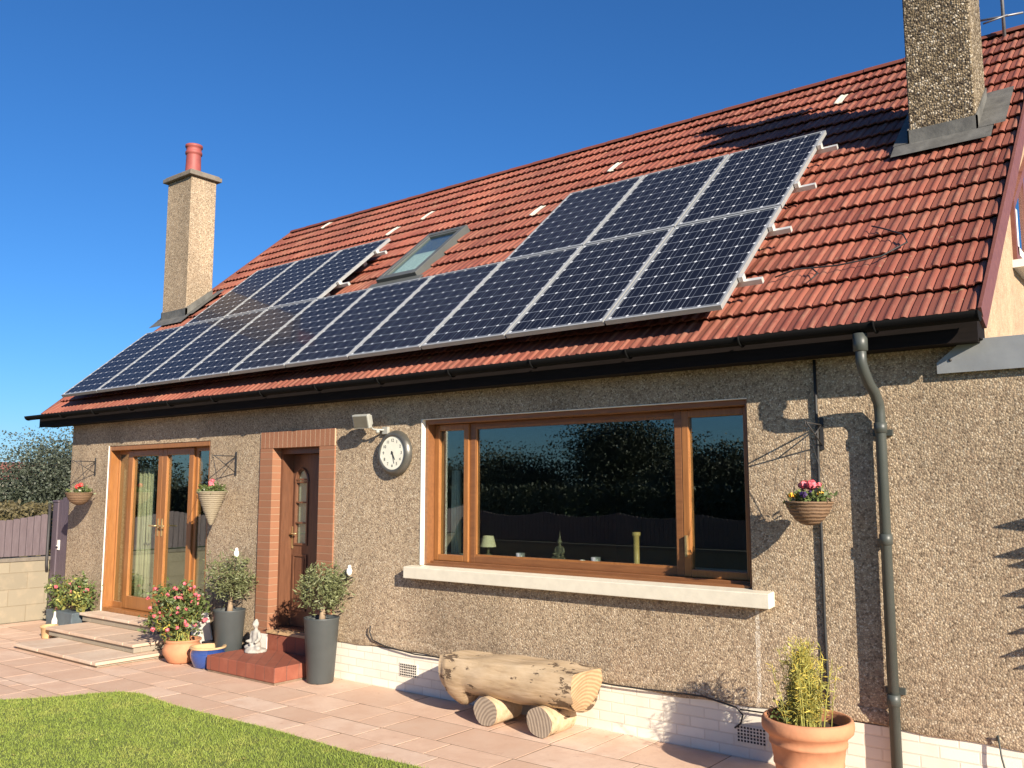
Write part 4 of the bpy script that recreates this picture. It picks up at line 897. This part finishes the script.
w=MB(); w.box(-.64,-.49,.085,.24,0,1.68); w.box(-.65,-.48,.075,.25,1.68,1.71); tag(bevel(obj('gate_post',w,'gate_paint'),.006),'square purple gate post against the block wall','post')
w=MB(); w.tube([(-.60,.02,1.66),(-.60,.02,.78),(-.60,.03,.70)],.022,8); tag(obj('drain_pipe',w,'iron_black'),'short dark pipe beside the gate post','pipe')
w=MB(); w.lathe([(0,.0),(.05,0),(.075,.09),(.08,.10),(.066,.10)],(-.12,.16,1.78),14); o=obj('white_finial',w,'white_paint'); tag(o,'small white pot standing on top of the garden gate','pot')

# ------------------------------------------------------------------ trees
def tree(name,label,x,y,h,cr,leaf,size,n,nclump=40,low=.25,seed=1,cat='tree',bark='dark_bark',group=None,mats2=None):
    random.seed(seed); t=thing(name,label,cat,(x,y,0),group); cz=h*(1+low)/2; rz=h*(1-low)/2; w=MB(); w.tube([(x,y,-.06),(x+.05,y,h*low),(x,y,h*.6),(x+.1,y,h*.85)],[h*.035,h*.028,h*.016,h*.006],10)
    cl=[]
    for q in cloud((x,y,cz),(cr*.85,cr*.85,rz*.88),nclump,.35): cl.append((q,random.uniform(.6,1.25)))
    for q,s in cl[:24]: w.tube([(x,y,h*low+.3*h*random.random()),((x+q.x)/2,(y+q.y)/2,q.z*.85),q],[h*.012,h*.007,h*.003],6,False)
    obj('trunk',w,bark,t); w=MB(); w2=MB(); per=n//nclump
    for q,s in cl:
        r=cr*.25*s; tgt=w2 if (mats2 and random.random()<.25) else w
        G=lambda k: max(-1.45*k,min(1.45*k,random.gauss(0,k))); tgt.leaves([q+Vector((G(r),G(r),G(r*.75))) for _ in range(per)],size,.6)
    obj('crown',w,leaf,t)
    if mats2: obj('pale_crown',w2,mats2,t)
tree('garden_tree','grey green bushy tree beyond the gate at the left edge',-13.4,6.2,3.35,2.4,'leaf_grey',.075,52000,130,.08,3,mats2='leaf_dark')
tree('garden_tree','tall dark tree right of the grey green tree behind the gate',-9.6,6.4,3.2,1.5,'leaf_grey',.07,30000,80,.08,4)
tree('pale_bush','pale leaved bush close to the left corner of the house',-4.9,3.1,2.15,.42,'leaf_cream',.075,2600,22,.1,5,cat='bush',mats2='leaf_lime')  # crown of cream leaves with some lime ones, no flowers modelled
def hedge(label,x0,x1,y0,y1,z1,n,leaf,seed,size=.09):
    random.seed(seed); t=thing('clipped_hedge',label,'hedge',((x0+x1)/2,(y0+y1)/2,0)); w=MB()
    pts=[(random.uniform(x0,x1),random.uniform(y0,y1),z1*random.random()**.6+random.gauss(0,.04)) for _ in range(n)]; w.leaves(pts,size,.6); obj('leaves',w,leaf,t)
    w=MB(); 
    for _ in range(24): a=random.uniform(x0,x1); b=random.uniform(y0,y1); w.tube([(a,b,-.06),(a+.05,b,z1*.8)],[.03,.01],5,False)
    obj('branches',w,'dark_bark',t)
hedge('low brown green hedge beyond the left garden fence',-9.5,-3.4,1.6,2.6,1.55,12000,'hedge_leaf',9)
nb=thing('neighbour_house','distant house with red roof beyond the left trees','house',(-62,30,0)); w=MB(); w.box(-66,-58,22,36,-.06,2.6); obj('wall',w,'far_wall',nb); w=MB(); w.prism([(-66.5,21.5,2.6),(-57.5,21.5,2.6),(-62,21.5,4.0)],(0,15,0)); obj('roof',w,'far_roof',nb)
w=MB(); w.box(-57.99,-57.95,25,26.5,1,2.2); obj('window',w,'galvanised',nb)
# trees on the far side of the garden: mirrored in the window glass
for k,(x,y,h,cr) in enumerate(((-4.6,-23,6.3,3.0),(-9.6,-22,4.6,2.6),(-13.5,-21,4.1,2.4),(.2,-21,4.4,2.5),(4.4,-20,4.3,2.4),(8.6,-21,4.6,2.5),(-18.5,-21,4.2,2.6),(-24,-20,4.4,2.6),(-30,-17,4.6,3.0),(-37,-15,5.0,3.2))):
    h=h*.74; tree('boundary_tree','tallest dark tree mirrored as a rounded mass in the middle of the big window' if k==0 else 'low dark leafy tree mirrored behind the fence in the window glass',x,y,h,cr,'leaf_dark',.105 if k<6 else .16,42000 if k<6 else 16000,90,.02,80+k,group='trees mirrored in the windows')
hedge('tall dark hedge behind the far garden fence mirrored in the big window',-32,14,-18.6,-17.6,2.0,42000,'leaf_dark',14,.14)

# ------------------------------------------------------------------ light, sky, camera
w_=bpy.data.worlds.new('World'); sc.world=w_; w_.use_nodes=True; nt=w_.node_tree
bg=nt.nodes['Background']; sky=nt.nodes.new('ShaderNodeTexSky'); sky.sky_type='NISHITA'; sky.sun_disc=False
sv=Vector((math.sin(R(65.3)),-math.cos(R(65.3)),.43)).normalized(); el=math.asin(sv.z)
sky.sun_elevation=el; sky.sun_rotation=math.atan2(sv.x,sv.y); sky.altitude=0; sky.air_density=1.0; sky.dust_density=.4; sky.ozone_density=10.0
hs=nt.nodes.new('ShaderNodeHueSaturation'); hs.inputs['Saturation'].default_value=1.05; hs.inputs['Value'].default_value=1.18; nt.links.new(sky.outputs[0],hs.inputs['Color']); nt.links.new(hs.outputs[0],bg.inputs[0]); bg.inputs[1].default_value=.06
sl=bpy.data.lights.new('sun','SUN'); sl.energy=5.0; sl.angle=R(.5); sl.color=(1,.885,.73)
so=bpy.data.objects.new('sun',sl); C.objects.link(so); so.rotation_euler=sv.to_track_quat('Z','Y').to_euler(); so.location=(20,-20,15)
cd=bpy.data.cameras.new('camera'); co_=bpy.data.objects.new('camera',cd); C.objects.link(co_); sc.camera=co_
cd.sensor_width=36; cd.lens=886.95/1024*36; cd.clip_end=2000; cd.clip_start=.05
co_.location=(12.804,-6.116,1.871); co_.rotation_euler=(R(90+6.768),R(0),R(38.103))
sc.view_settings.view_transform='Standard'; sc.view_settings.look='None'; sc.view_settings.gamma=1; sc.view_settings.exposure=1.0
sc.render.resolution_x=1024; sc.render.resolution_y=768
sc.cycles.max_bounces=8; sc.cycles.transparent_max_bounces=16; sc.cycles.use_denoising=True
